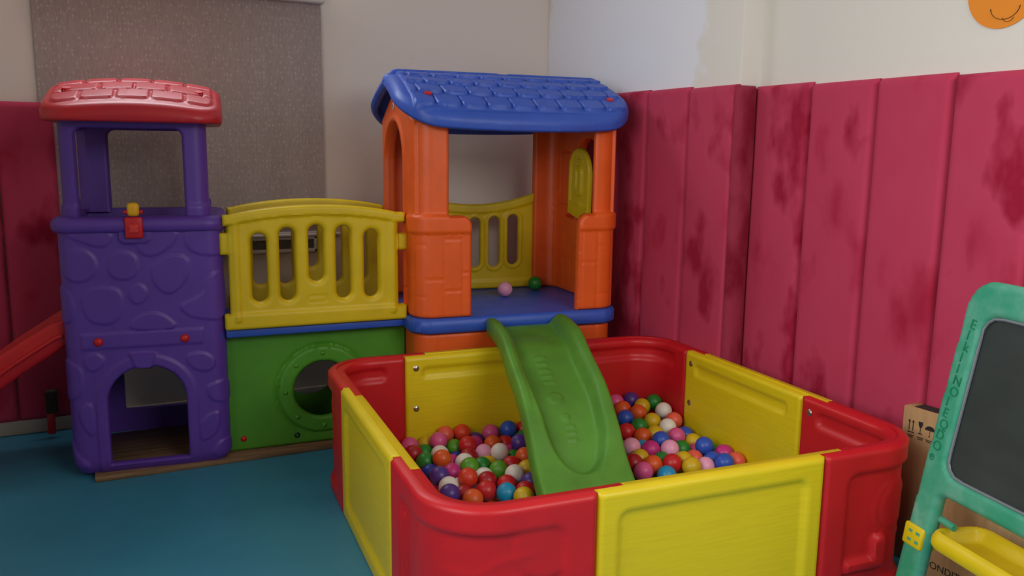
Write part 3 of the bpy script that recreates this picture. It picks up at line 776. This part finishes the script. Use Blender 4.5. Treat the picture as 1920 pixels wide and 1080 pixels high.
def piece(s0, s1, red, variant):
    L = s1-s0; g = .0015
    def outer(s, z):
        q = s-s0; sd = srect(q, z, g, L-g, 0, PH, .006)
        d = -edge(sd, .009)
        if red:
            ins = srect(q, z, .088, L-.088, .05, .404, .035); d -= .013*sst(.006, -.012, ins)
            inside = sst(.0, -.015, ins); m = L/2
            if variant == 0:
                sun = scirc(q, z, L-.135, .355, .085); d += inside*raised(sun, .006, .01)
                for P_ in ([(m-.02, .30), (m+.06, .295), (m+.12, .33), (m+.20, .34)], [(m-.05, .12), (m+.05, .17), (m+.12, .25), (m+.19, .29)], [(m+.1, .08), (m+.2, .17), (m+.24, .22)],
                           [(m-.16, .36), (m-.13, .28), (m-.10, .2), (m-.07, .13)], [(m-.19, .33), (m-.17, .24), (m-.13, .15)]):
                    d += inside*.0022*np.exp(-(sline(q, z, P_)/.010)**2)
                leg = srect(q, z, .10, .125, .10, .36, .012); d += inside*raised(leg, .010, .01)
            else:
                d += inside*raised(scirc(q, z, .30, .28, .075), .005, .01)
                for P_ in (swirl(.30, .28, .075, .10, .5, 4.2), [(.33, .2), (.40, .16), (.43, .08)], [(.40, .36), (.45, .30), (.43, .24)], [(.5, .35), (.55, .25), (.52, .16)]):
                    d += inside*.0028*np.exp(-(sline(q, z, P_)/.009)**2)
                hook = np.minimum(srect(q, z, .09, .25, .10, .135, .012), srect(q, z, .20, .25, .10, .20, .02)); d += inside*raised(hook, .018, .012)
        else:
            ins = srect(q, z, .062, L-.062, .055, .412, .028); d -= .012*sst(.008, -.010, ins)
            fr_ = srect(q, z, .088, L-.088, .08, .388, .02)
            d += .004*np.exp(-((ins+.016)/.010)**2)*0
        return d
    def inner(s, z):
        q = s-s0; L2 = L
        if red:
            r_ = srect(q, z, .075, L2-.075, .372, .436, .025); dep = .014
        else:
            r_ = srect(q, z, .068, L2-.068, .368, .424, .018); dep = .012
        rec = dep*sst(.004, -.014, r_)-.004*np.exp(-((r_+.006)/.006)**2)
        return -PT+edge(srect(q, z, g, L2-g, 0, PH-.006, .006), .008)+rec
    mid = lambda s, z: -PT*.46+0*s
    h = .0085
    mb = MB()
    V, F = relief_data(s0+g, s1-g, 0, PH, h, PP, outer, mid); mb.add(V, F)
    sh = lambda s, z, d: PP(s+PD, z, d)
    V, F = relief_data(s0+g, s1-g, 0, PH-.005, h, sh, lambda s, z: -PT*.45+0*s, inner); mb.add(V, F)
    return mb
for i in range(8):
    red = i % 2 == 1
    nm = 'corner_panel' if red else 'side_panel'
    o = piece(seams[i], seams[i+1], red, 0 if i == 7 else 1).build(nm, M['red'] if red else M['pit_yellow'], pit)
    sb = seams[i+1]+PD-.045
    for z_ in (.419, .248):
        p_ = PP(np.array([sb]), np.array([z_]), np.array([-PT-.001]))[0]; q_ = PP(np.array([sb]), np.array([z_]), np.array([-PT-.02]))[0]
        ax = Vector(q_)-Vector(p_)
        mb = MB(); mb.lathe([(0, -.001), (.004, -.001), (.004, .004), (.009, .003), (.0125, .0005), (.0125, -.004), (0, -.004)], tuple(p_), ax, 18); mb.build('bolt', M['steel'], o)

# ================================================================== cardboard boxes
def text_mesh(s, size, name, mat, parent, mtx):
    cu = bpy.data.curves.new('txt', 'FONT'); cu.body = s; cu.size = size; cu.extrude = .0003; cu.align_x = 'LEFT'
    t = bpy.data.objects.new('txt', cu); COL.objects.link(t); bpy.context.view_layer.update()
    me = bpy.data.meshes.new_from_object(t.evaluated_get(bpy.context.evaluated_depsgraph_get())); bpy.data.objects.remove(t); bpy.data.curves.remove(cu)
    me.transform(mtx); me.materials.clear(); me.name = name
    return link_mesh(name, me, mat, parent)
# writing that faces -x: text x runs to -y
FACE = Matrix(((0, 0, -1, 0), (-1, 0, 0, 0), (0, 1, 0, 0), (0, 0, 0, 1)))
bx = empty('cardboard_box', (2.272, 1.755, 0), math.radians(3.0)); tag(bx, 'brown cardboard box with shipping symbols leaning against the pink wall pads', 'box')
mb = MB(); mb.box(0, .065, -.62, 0, 0, .512, .002, 1); mb.build('carton', M['card'], bx)
mb = MB(); mb.box(.012, .058, -.4, -.03, .5125, .514, 0, 1); mb.build('gap_shade', M['ink'], bx)  # dark sheet painted as the shade inside the open top
pr_ = empty('shipping_symbols', (0, 0, 0)); pr_.parent = bx
mb = MB()
def ink(y0, y1, z0, z1): mb.box(-.0012, .0002, -y1, -y0, z0, z1, 0)
for y_ in (.030, .047):
    ink(y_-.0015, y_+.0015, .432, .468)
    mb.add([(-.001, -y_-.006, .466), (-.001, -y_+.006, .466), (-.001, -y_, .478)], [(0, 1, 2)])
ink(.024, .053, .422, .426)
mb.add([(-.001, -.070, .478), (-.001, -.090, .478), (-.001, -.089, .464), (-.001, -.083, .452), (-.001, -.077, .452), (-.001, -.071, .464)], [(0, 1, 2, 3, 4, 5)])
ink(.0788, .0812, .43, .452); ink(.072, .088, .426, .430)
V = [(-.001, -.122+.022*math.cos(t), .452+.019*math.sin(t)) for t in np.linspace(0, math.pi, 14)]; mb.add(V, [tuple(range(14))])
ink(.1212, .1228, .428, .452); ink(.1165, .1228, .426, .4285)
for y_ in (.024, .068, .106): ink(y_, y_+.028, .410, .413); ink(y_+.003, y_+.025, .4035, .406)
mb.V = [(x, -.020+(y+.024)*.78, .474+(z-.478)*.78) for x, y, z in mb.V]
o = mb.build('printed_symbols', M['ink'], bx, False); bpy.data.objects.remove(pr_)
bx2 = empty('cardboard_box', (2.12, 1.530, 0), 0); tag(bx2, 'brown cardboard box printed CONDITIONER standing behind the yellow easel tray', 'box')
mb = MB(); mb.box(0, .12, -.60, 0, 0, .40, .002, 1); mb.build('carton', M['card'], bx2)
text_mesh('CONDITIONER', .030, 'printed_text', M['ink'], bx2, Matrix.Translation((-.0006, -.004, .108)) @ FACE)

# ================================================================== chalkboard easel
ez = empty('chalkboard_easel', (0, 0, 0)); tag(ez, 'teal children\'s chalkboard easel with a yellow tray at the right edge', 'easel')
hv = Vector((-.204, -.979, 0)).normalized(); nvv = Vector((hv.y, -hv.x, 0)); lean = math.radians(8)
upv = -nvv*math.sin(lean)+Vector((0, 0, math.cos(lean))); fN = (nvv*math.cos(lean)+Vector((0, 0, math.sin(lean)))).normalized()
EP = Vector((2.0, 1.367, .961))
ez.matrix_world = Matrix(((hv.x, fN.x, upv.x, EP.x), (hv.y, fN.y, upv.y, EP.y), (hv.z, fN.z, upv.z, EP.z), (0, 0, 0, 1)))
# local axes of the easel: x along the board towards the camera, y out of the front, z up the board
EWID = .66; GZ = -.961/math.cos(lean)+.004
def ez_shear(x, z): return (x-EWID/2)/(1+(-z)*.17)+EWID/2       # frame widens towards the floor
def ez_sdf(x, z):
    X_ = ez_shear(x, z)
    o = srect(X_, z, -.004, EWID+.004, GZ, .032, .07)
    gap = srect(X_, z, .066, EWID-.066, GZ-.2, -.535, .02)
    brd = srect(X_, z, .062, EWID-.062, -.480, -.055, .045)
    return np.maximum(np.maximum(o, -gap), -brd)
def ez_front(x, z):
    X_ = ez_shear(x, z); brd = srect(X_, z, .062, EWID-.062, -.480, -.055, .045)
    return .018-edge(ez_sdf(x, z), .014)+.004*np.sin(z*9)*0
relief('easel_frame', -.12, EWID+.12, GZ, .04, .008, lambda s, z, d: np.stack([s, d, z], -1), ez_front, lambda x, z: -.02+edge(ez_sdf(x, z), .012), M['teal'], ez, ez_sdf)
relief('chalkboard', -.02, EWID+.02, -.49, -.045, .02, lambda s, z, d: np.stack([s, d, z], -1), C_(.004), C_(-.008), M['slate'], ez, lambda x, z: srect(ez_shear(x, z), z, .055, EWID-.055, -.487, -.048, .05))
mb = MB()
ring = []
for k_ in range(96):
    t = 2*math.pi*k_/96; hx_, hz_, r_ = EWID/2-.062, .2125, .045
    # rounded rectangle outline of the board opening
    dx, dz = math.cos(t), math.sin(t); kx = min((hx_)/abs(dx) if abs(dx) > 1e-6 else 9, (hz_)/abs(dz) if abs(dz) > 1e-6 else 9)
    px_, pz_ = dx*kx, dz*kx
    qx, qz = abs(px_)-(hx_-r_), abs(pz_)-(hz_-r_)
    if qx > 0 and qz > 0:
        l_ = math.hypot(qx, qz); qx, qz = qx/l_*r_, qz/l_*r_
        px_ = math.copysign(hx_-r_+qx, px_); pz_ = math.copysign(hz_-r_+qz, pz_)
    zz = -.2675+pz_; ring.append((EWID/2+px_*(1+(-zz)*.17), .008, zz))
ring.append(ring[0]); mb.tube(ring, .004, 6); mb.build('board_edging', plastic('edging_grey', srgb(120, 124, 130), .4), ez)
# moulded letters running down the frame
for ch, (x_, z_), sz in zip('ElklINOlEQDOe', [(.034-.0032*i, -.094-.0300*i) for i in range(13)], [.03]*13):
    text_mesh(ch, .036, 'moulded_letter', M['letter'], ez, Matrix.Translation((x_-.010, .0188, z_)) @ Matrix(((1, 0, 0, 0), (0, 0, -1, 0), (0, 1, 0, 0), (0, 0, 0, 1))) @ Matrix.Rotation(-.15, 4, 'Z') @ Matrix.Scale(4, 4, (0, 0, 1)))
for sx in (-1, 1):
    xc = EWID/2+sx*(EWID/2*(1+.66*.17)-.012)
    mb = MB(); V = []
    x0 = -.041 if sx < 0 else EWID-.026; x1 = x0+.068
    mb.box(x0, x1, -.026, .024, -.700, -.640, .006, 2)
    bd_ = mb.build('leg_band', M['yellow'], ez)
    mb = MB()
    for a_ in (.020, .046):
        for b_ in (-.686, -.662): mb.box(x0+a_, x0+a_+.013, .0235, .0248, b_, b_+.008, 0)
    mb.build('band_hole', M['teal'], bd_)
# tray, resting between the legs
def tr_sd(x, y): return srect(x, y, .045, EWID-.045, -.14, .038, .045)
def tr_front(x, y):
    sd = tr_sd(x, y)
    return .020-edge(sd, .014)-.030*sst(-.022, -.036, sd)+.004*np.exp(-((sd+.012)/.006)**2)
ty = lambda s, z, d: np.stack([s, z-d*math.sin(lean)*0, -.642+d-z*math.tan(lean)*.6], -1)
tray = relief('tray', .03, EWID-.03, -.16, .06, .006, ty, tr_front, lambda x, y: -.022+edge(tr_sd(x, y), .012), M['yellow'], ez, tr_sd)
mb = MB(); mb.tube([(.0, -.01, -.600), (.05, -.012, -.603), (.085, -.014, -.606)], .010, 10); mb.build('tray_peg', M['teal'], ez)
for x_ in (.36, .60):
    mb = MB(); mb.tube([(x_, -.02, -.02), (x_, -.14, -.5), (x_, -.26, GZ+.05)], .018, 10); mb.build('rear_leg', M['teal'], ez)

# ================================================================== balls
def ball_mesh():
    bm = bmesh.new(); bmesh.ops.create_icosphere(bm, subdivisions=4, radius=.0366)
    me = bpy.data.meshes.new('plastic_ball'); bm.to_mesh(me); bm.free()
    me.polygons.foreach_set('use_smooth', [True]*len(me.polygons)); return me
_bm = ball_mesh(); BM = {}
for k in BALLC:
    BM[k] = _bm.copy(); BM[k].materials.append(M['ball_'+k])
CN = dict(red='red', redorange='orange-red', darkred='dark red', orange='orange', coral='coral orange', yellow='yellow', green='green', lime='light green', blue='blue',
          navy='navy blue', cyan='turquoise', purple='purple', lavender='lavender', magenta='magenta pink', rose='pink', palepink='pale pink', white='white')
ORD = ['', 'first', 'second', 'third', 'fourth', 'fifth', 'sixth', 'seventh', 'eighth', 'ninth', 'tenth', 'eleventh', 'twelfth', 'thirteenth', 'fourteenth', 'fifteenth', 'sixteenth']
def place_ball(x, y, z, c, label, group='balls in the ball pit'):
    o = bpy.data.objects.new('plastic_ball', BM[c]); COL.objects.link(o); o.location = (x, y, z)
    o.rotation_euler = (x*9, y*7, z*5); return tag(o, label, 'ball', group)
place_ball(1.771, 3.674, .622, 'palepink', 'pale pink plastic ball lying alone on the blue playhouse deck', 'balls on the playhouse deck')
place_ball(2.0, 3.79, .622, 'green', 'green plastic ball in the back right corner of the playhouse deck', 'balls on the playhouse deck')
BALLS = [
 (1.0644,3.0838,0.1110,'rose','pink plastic ball left of the green slide, leftmost such one'),
 (1.0458,2.9867,0.1129,'darkred','dark red plastic ball left of the green slide, leftmost such one'),
 (1.1377,3.0900,0.1044,'yellow','yellow plastic ball left of the green slide, leftmost such one'),
 (1.1050,3.0253,0.0939,'green','mostly buried green plastic ball left of the green slide, leftmost such one'),
 (1.0711,2.9188,0.1019,'green','green plastic ball left of the green slide, leftmost such one'),
 (1.1692,3.0311,0.1344,'rose','pink plastic ball left of the green slide, second such from left'),
 (1.2193,3.0844,0.1369,'coral','coral orange plastic ball left of the green slide, the only such one'),
 (1.2923,3.0793,0.1360,'redorange','orange-red plastic ball left of the green slide, leftmost such one'),
 (1.2358,3.0255,0.0967,'lime','light green plastic ball left of the green slide, leftmost such one'),
 (1.2684,2.9619,0.1242,'red','red plastic ball left of the green slide, leftmost such one'),
 (1.3518,3.0752,0.0932,'purple','mostly buried purple plastic ball left of the green slide, leftmost such one'),
 (1.3189,3.0107,0.1038,'magenta','mostly buried magenta pink plastic ball left of the green slide, third such from left'),
 (1.4198,3.0706,0.1198,'rose','pink plastic ball left of the green slide, rightmost such one'),
 (1.4913,3.0449,0.1347,'blue','blue plastic ball left of the green slide, the only such one'),
 (1.5698,3.0602,0.1189,'red','mostly buried red plastic ball left of the green slide, the only such one'),
 (1.4669,2.8908,0.1299,'purple','purple plastic ball left of the green slide, rightmost such one'),
 (1.5382,2.9963,0.1025,'green','mostly buried green plastic ball left of the green slide, rightmost such one'),
 (1.3849,2.9740,0.1072,'orange','orange plastic ball left of the green slide, third such from left'),
 (1.3171,2.9105,0.1012,'palepink','pale pink plastic ball left of the green slide, the only such one'),
 (1.3601,2.8534,0.1173,'white','white plastic ball left of the green slide, third such from left'),
 (1.1504,2.9684,0.1016,'white','mostly buried white plastic ball left of the green slide, leftmost such one'),
 (1.1206,2.8687,0.1220,'orange','orange plastic ball left of the green slide, leftmost such one'),
 (1.1734,2.9014,0.0833,'magenta','mostly buried magenta pink plastic ball left of the green slide, second such from left'),
 (1.2186,2.9590,0.0702,'navy','mostly buried navy blue plastic ball left of the green slide, the only such one'),
 (1.2452,2.8968,0.1001,'darkred','dark red plastic ball left of the green slide, third such from left'),
 (1.2022,2.8378,0.1057,'white','white plastic ball left of the green slide, second such from left'),
 (1.1865,2.7505,0.1210,'lime','light green plastic ball left of the green slide, second such from left'),
 (1.2510,2.7801,0.1030,'green','green plastic ball left of the green slide, rightmost such one'),
 (1.2996,2.8310,0.0827,'yellow','mostly buried yellow plastic ball left of the green slide, the only such one'),
 (1.2870,2.7066,0.1091,'lime','light green plastic ball left of the green slide, rightmost such one'),
 (1.3678,2.7618,0.0946,'red','red plastic ball left of the green slide, fifth such from left'),
 (1.4228,2.8588,0.0800,'green','mostly buried green plastic ball left of the green slide, second such from left'),
 (1.4414,2.7940,0.1086,'orange','orange plastic ball left of the green slide, rightmost such one'),
 (1.3993,2.6921,0.0984,'yellow','yellow plastic ball left of the green slide, rightmost such one'),
 (1.3111,2.6201,0.1193,'white','white plastic ball left of the green slide, rightmost such one'),
 (1.0513,2.7165,0.1202,'purple','purple plastic ball left of the green slide, leftmost such one'),
 (1.1144,2.7518,0.1087,'magenta','magenta pink plastic ball left of the green slide, the only such one'),
 (1.0593,2.6450,0.1053,'white','white plastic ball left of the green slide, leftmost such one'),
 (1.0268,2.5562,0.1172,'purple','purple plastic ball left of the green slide, second such from left'),
 (1.1168,2.6817,0.0788,'white','mostly buried white plastic ball left of the green slide, second such from left'),
 (1.1283,2.6322,0.1315,'redorange','orange-red plastic ball left of the green slide, rightmost such one'),
 (1.2170,2.6877,0.0992,'white','mostly buried white plastic ball left of the green slide, third such from left'),
 (1.1989,2.6179,0.1121,'darkred','dark red plastic ball left of the green slide, rightmost such one'),
 (1.1650,2.5506,0.1078,'red','red plastic ball left of the green slide, second such from left'),
 (1.2565,2.5732,0.1059,'red','red plastic ball left of the green slide, fourth such from left'),
 (1.2241,2.5075,0.1061,'cyan','turquoise plastic ball left of the green slide, the only such one'),
 (1.2970,2.5041,0.1003,'red','red plastic ball left of the green slide, rightmost such one'),
 (1.2591,2.4422,0.1097,'yellow','yellow plastic ball left of the green slide, second such from left'),
 (1.0913,2.5805,0.0926,'darkred','dark red plastic ball left of the green slide, second such from left'),
 (1.1464,2.6172,0.0611,'rose','mostly buried pink plastic ball left of the green slide, the only such one'),
 (1.4684,3.0672,0.0640,'magenta','mostly buried magenta pink plastic ball left of the green slide, fourth such from left'),
 (1.4558,2.9997,0.0894,'red','red plastic ball left of the green slide, third such from left'),
 (1.4371,2.9304,0.0751,'magenta','mostly buried magenta pink plastic ball left of the green slide, rightmost such one'),
 (1.3467,2.5576,0.1057,'purple','mostly buried purple plastic ball left of the green slide, rightmost such one'),
 (1.3985,2.5975,0.0728,'darkred','dark red plastic ball lying hidden under others or behind the front wall of the pit'),
 (1.0947,2.5083,0.1046,'orange','orange plastic ball left of the green slide, second such from left'),
 (1.3490,2.6509,0.0648,'lavender','lavender plastic ball lying hidden under others or behind the front wall of the pit'),
 (1.0640,2.8494,0.0798,'navy','navy blue plastic ball left of the green slide, the only such one'),
 (2.0959,3.0240,0.1939,'purple','purple plastic ball right of the green slide, the only such one'),
 (2.1791,2.9637,0.1909,'green','green plastic ball right of the green slide, second such from left'),
 (2.1073,2.9515,0.1832,'yellow','yellow plastic ball right of the green slide, second such from left'),
 (2.1593,2.8628,0.1830,'white','white plastic ball right of the green slide, leftmost such one'),
 (2.0389,2.8820,0.1829,'orange','orange plastic ball right of the green slide, second such from left'),
 (2.0502,2.7931,0.1705,'yellow','yellow plastic ball right of the green slide, third such from left'),
 (2.1493,2.7749,0.1663,'coral','coral orange plastic ball right of the green slide, leftmost such one'),
 (1.9611,2.8651,0.1743,'blue','blue plastic ball right of the green slide, leftmost such one'),
 (2.0093,2.9574,0.1821,'orange','orange plastic ball right of the green slide, leftmost such one'),
 (2.0194,3.0293,0.1921,'rose','pink plastic ball right of the green slide, leftmost such one'),
 (1.9726,2.7778,0.1629,'green','green plastic ball right of the green slide, leftmost such one'),
 (1.9000,2.7628,0.1544,'red','red plastic ball right of the green slide, leftmost such one'),
 (1.9358,2.6991,0.1493,'orange','orange plastic ball right of the green slide, third such from left'),
 (2.0115,2.7187,0.1441,'yellow','yellow plastic ball right of the green slide, fourth such from left'),
 (2.0820,2.7275,0.1614,'white','white plastic ball right of the green slide, rightmost such one'),
 (1.9610,2.6083,0.1595,'blue','blue plastic ball right of the green slide, second such from left'),
 (2.0620,2.6406,0.1508,'rose','pink plastic ball right of the green slide, rightmost such one'),
 (2.1413,2.6850,0.1303,'blue','mostly buried blue plastic ball right of the green slide, the only such one'),
 (2.1268,2.6134,0.1254,'yellow','yellow plastic ball right of the green slide, rightmost such one'),
 (2.0895,2.4960,0.1543,'blue','blue plastic ball right of the green slide, third such from left'),
 (2.0893,2.5535,0.1063,'rose','mostly buried pink plastic ball right of the green slide, the only such one'),
 (2.1478,2.5098,0.1105,'green','mostly buried green plastic ball right of the green slide, rightmost such one'),
 (1.8296,2.6228,0.1468,'palepink','pale pink plastic ball right of the green slide, leftmost such one'),
 (1.8951,2.6450,0.1215,'cyan','mostly buried turquoise plastic ball right of the green slide, the only such one'),
 (1.8899,2.5752,0.1427,'magenta','magenta pink plastic ball right of the green slide, leftmost such one'),
 (1.9513,2.5358,0.1489,'palepink','pale pink plastic ball right of the green slide, second such from left'),
 (2.0206,2.5517,0.1316,'green','green plastic ball right of the green slide, rightmost such one'),
 (1.8224,2.5530,0.1252,'yellow','yellow plastic ball right of the green slide, leftmost such one'),
 (1.8915,2.5060,0.1189,'green','mostly buried green plastic ball right of the green slide, second such from left'),
 (1.8883,2.4349,0.1360,'red','red plastic ball right of the green slide, rightmost such one'),
 (1.8236,2.4682,0.1288,'orange','orange plastic ball right of the green slide, rightmost such one'),
 (1.9599,2.4592,0.1265,'yellow','yellow plastic ball right of the green slide, fifth such from left'),
 (1.9371,2.3804,0.1339,'yellow','yellow plastic ball right of the green slide, sixth such from left'),
 (2.0287,2.4810,0.1143,'coral','coral orange plastic ball right of the green slide, second such from left'),
 (2.0086,2.3882,0.1200,'palepink','pale pink plastic ball right of the green slide, rightmost such one'),
 (2.0729,2.4231,0.1209,'blue','blue plastic ball right of the green slide, fourth such from left'),
 (2.0675,2.3494,0.1397,'blue','blue plastic ball right of the green slide, rightmost such one'),
 (2.1430,2.4403,0.1330,'magenta','magenta pink plastic ball right of the green slide, rightmost such one'),
 (2.1379,2.3658,0.1282,'coral','coral orange plastic ball right of the green slide, rightmost such one'),
 (1.7580,2.4361,0.1241,'rose','pink plastic ball right of the green slide, second such from left'),
 (1.7633,2.5098,0.1289,'darkred','dark red plastic ball right of the green slide, the only such one'),
 (1.8331,2.3932,0.1120,'cyan','turquoise plastic ball right of the green slide, the only such one'),
 (0.8080,2.6734,0.0366,'magenta','magenta pink plastic ball lying hidden under others or behind the front wall of the pit'),
 (0.8131,2.7466,0.0366,'orange','orange plastic ball lying hidden under others or behind the front wall of the pit'),
 (0.8194,2.8378,0.0366,'orange','orange plastic ball lying hidden under others or behind the front wall of the pit'),
 (0.8244,2.9113,0.0366,'magenta','magenta pink plastic ball lying hidden under others or behind the front wall of the pit'),
 (0.8305,2.9998,0.0366,'yellow','yellow plastic ball lying hidden under others or behind the front wall of the pit'),
 (0.8356,3.0728,0.0366,'lime','light green plastic ball lying hidden under others or behind the front wall of the pit'),
 (0.8754,2.7020,0.0366,'palepink','pale pink plastic ball lying hidden under others or behind the front wall of the pit'),
 (0.8732,2.7883,0.0366,'rose','pink plastic ball lying hidden under others or behind the front wall of the pit'),
 (0.8886,2.8616,0.0366,'coral','coral orange plastic ball lying hidden under others or behind the front wall of the pit'),
 (0.8990,2.9340,0.0366,'yellow','yellow plastic ball lying hidden under others or behind the front wall of the pit'),
 (0.9047,3.0070,0.0366,'magenta','magenta pink plastic ball lying hidden under others or behind the front wall of the pit'),
 (0.9091,3.0801,0.0366,'yellow','yellow plastic ball lying hidden under others or behind the front wall of the pit'),
 (0.9383,2.6644,0.0366,'coral','coral orange plastic ball lying hidden under others or behind the front wall of the pit'),
 (0.9334,2.7467,0.0366,'palepink','pale pink plastic ball lying hidden under others or behind the front wall of the pit'),
 (0.9576,2.8373,0.0366,'coral','coral orange plastic ball lying hidden under others or behind the front wall of the pit'),
 (0.9684,2.9097,0.0366,'coral','coral orange plastic ball lying hidden under others or behind the front wall of the pit'),
 (0.9749,2.9826,0.0366,'white','white plastic ball lying hidden under others or behind the front wall of the pit'),
 (0.9810,3.0620,0.0366,'yellow','yellow plastic ball lying hidden under others or behind the front wall of the pit'),
 (1.0108,2.6550,0.0366,'orange','orange plastic ball lying hidden under others or behind the front wall of the pit'),
 (1.0041,2.7278,0.0366,'palepink','pale pink plastic ball lying hidden under others or behind the front wall of the pit'),
 (1.0200,2.7993,0.0366,'purple','purple plastic ball lying hidden under others or behind the front wall of the pit'),
 (1.0414,2.9040,0.0366,'magenta','magenta pink plastic ball lying hidden under others or behind the front wall of the pit'),
 (1.0479,2.9880,0.0366,'lime','light green plastic ball lying hidden under others or behind the front wall of the pit'),
 (1.0543,3.0610,0.0366,'lime','light green plastic ball lying hidden under others or behind the front wall of the pit'),
 (1.0779,2.6257,0.0366,'palepink','pale pink plastic ball lying hidden under others or behind the front wall of the pit'),
 (1.0773,2.7266,0.0366,'coral','mostly buried coral orange plastic ball left of the green slide, the only such one'),
 (1.0932,2.7980,0.0366,'magenta','mostly buried magenta pink plastic ball left of the green slide, leftmost such one'),
 (1.1210,2.8808,0.0366,'white','white plastic ball lying hidden under others or behind the front wall of the pit'),
 (1.1887,2.5627,0.0366,'orange','mostly buried orange plastic ball left of the green slide, the only such one'),
 (1.1569,2.7261,0.0366,'orange','orange plastic ball lying hidden under others or behind the front wall of the pit'),
 (1.2607,2.5495,0.0366,'white','white plastic ball lying hidden under others or behind the front wall of the pit'),
 (1.2734,2.6216,0.0366,'white','mostly buried white plastic ball left of the green slide, rightmost such one'),
 (1.2300,2.7242,0.0366,'palepink','mostly buried pale pink plastic ball left of the green slide, the only such one'),
 (1.3424,2.4997,0.0366,'orange','orange plastic ball lying hidden under others or behind the front wall of the pit'),
 (1.2963,2.6931,0.0366,'purple','mostly buried purple plastic ball left of the green slide, second such from left'),
 (1.3656,2.8801,0.0366,'orange','orange plastic ball lying hidden under others or behind the front wall of the pit'),
 (1.4218,2.6567,0.0366,'blue','mostly buried blue plastic ball left of the green slide, the only such one'),
 (1.5003,2.7808,0.0366,'magenta','magenta pink plastic ball lying hidden under others or behind the front wall of the pit'),
 (1.5387,2.8431,0.0366,'purple','purple plastic ball lying hidden under others or behind the front wall of the pit'),
 (1.5911,2.9463,0.0366,'coral','coral orange plastic ball lying hidden under others or behind the front wall of the pit'),
 (1.5919,3.0195,0.0366,'blue','blue plastic ball lying hidden under others or behind the front wall of the pit'),
 (1.7051,2.3961,0.0366,'green','green plastic ball lying hidden under others or behind the front wall of the pit'),
 (1.7162,2.4685,0.0366,'magenta','magenta pink plastic ball lying hidden under others or behind the front wall of the pit'),
 (1.7247,2.5444,0.0366,'magenta','magenta pink plastic ball lying hidden under others or behind the front wall of the pit'),
 (1.7805,2.3128,0.0366,'palepink','pale pink plastic ball lying hidden under others or behind the front wall of the pit'),
 (1.7851,2.3858,0.0366,'red','red plastic ball lying hidden under others or behind the front wall of the pit'),
 (1.7955,2.4654,0.0366,'magenta','magenta pink plastic ball lying hidden under others or behind the front wall of the pit'),
 (1.7976,2.5386,0.0366,'lime','mostly buried light green plastic ball right of the green slide, the only such one'),
 (1.7958,2.6119,0.0366,'lime','light green plastic ball lying hidden under others or behind the front wall of the pit'),
 (1.8064,2.6844,0.0366,'blue','blue plastic ball lying hidden under others or behind the front wall of the pit'),
 (1.8120,2.7612,0.0366,'blue','blue plastic ball lying hidden under others or behind the front wall of the pit'),
 (1.8195,2.8490,0.0366,'purple','purple plastic ball lying hidden under others or behind the front wall of the pit'),
 (1.8531,2.3030,0.0366,'lime','light green plastic ball lying hidden under others or behind the front wall of the pit'),
 (1.8576,2.3760,0.0366,'rose','pink plastic ball lying hidden under others or behind the front wall of the pit'),
 (1.8673,2.4513,0.0366,'orange','orange plastic ball lying hidden under others or behind the front wall of the pit'),
 (1.8758,2.5304,0.0366,'green','mostly buried green plastic ball right of the green slide, leftmost such one'),
 (1.8905,2.7559,0.0366,'lime','light green plastic ball lying hidden under others or behind the front wall of the pit'),
 (1.8922,2.8397,0.0366,'yellow','yellow plastic ball lying hidden under others or behind the front wall of the pit'),
 (1.8956,2.9181,0.0366,'green','green plastic ball lying hidden under others or behind the front wall of the pit'),
 (1.8961,2.9913,0.0366,'white','white plastic ball lying hidden under others or behind the front wall of the pit'),
 (1.9307,2.3038,0.0366,'red','red plastic ball lying hidden under others or behind the front wall of the pit'),
 (1.9409,2.3763,0.0366,'palepink','pale pink plastic ball lying hidden under others or behind the front wall of the pit'),
 (1.9429,2.4495,0.0366,'blue','blue plastic ball lying hidden under others or behind the front wall of the pit'),
 (1.9486,2.5225,0.0366,'white','mostly buried white plastic ball right of the green slide, rightmost such one'),
 (1.9764,2.8411,0.0366,'white','white plastic ball lying hidden under others or behind the front wall of the pit'),
 (1.9787,2.9143,0.0366,'white','mostly buried white plastic ball right of the green slide, leftmost such one'),
 (1.9717,2.9971,0.0366,'rose','pink plastic ball lying hidden under others or behind the front wall of the pit'),
 (2.0014,2.2849,0.0366,'white','white plastic ball lying hidden under others or behind the front wall of the pit'),
 (2.0141,2.3738,0.0366,'green','green plastic ball lying hidden under others or behind the front wall of the pit'),
 (2.0254,2.4461,0.0366,'red','red plastic ball lying hidden under others or behind the front wall of the pit'),
 (2.0217,2.5192,0.0366,'yellow','mostly buried yellow plastic ball right of the green slide, the only such one'),
 (2.0921,2.2815,0.0366,'yellow','yellow plastic ball lying hidden under others or behind the front wall of the pit'),
 (2.0859,2.3597,0.0366,'orange','orange plastic ball lying hidden under others or behind the front wall of the pit'),
 (2.0983,2.4380,0.0366,'coral','coral orange plastic ball lying hidden under others or behind the front wall of the pit'),
]
for x, y, z, c, label in BALLS: place_ball(x, y, z, c, label)
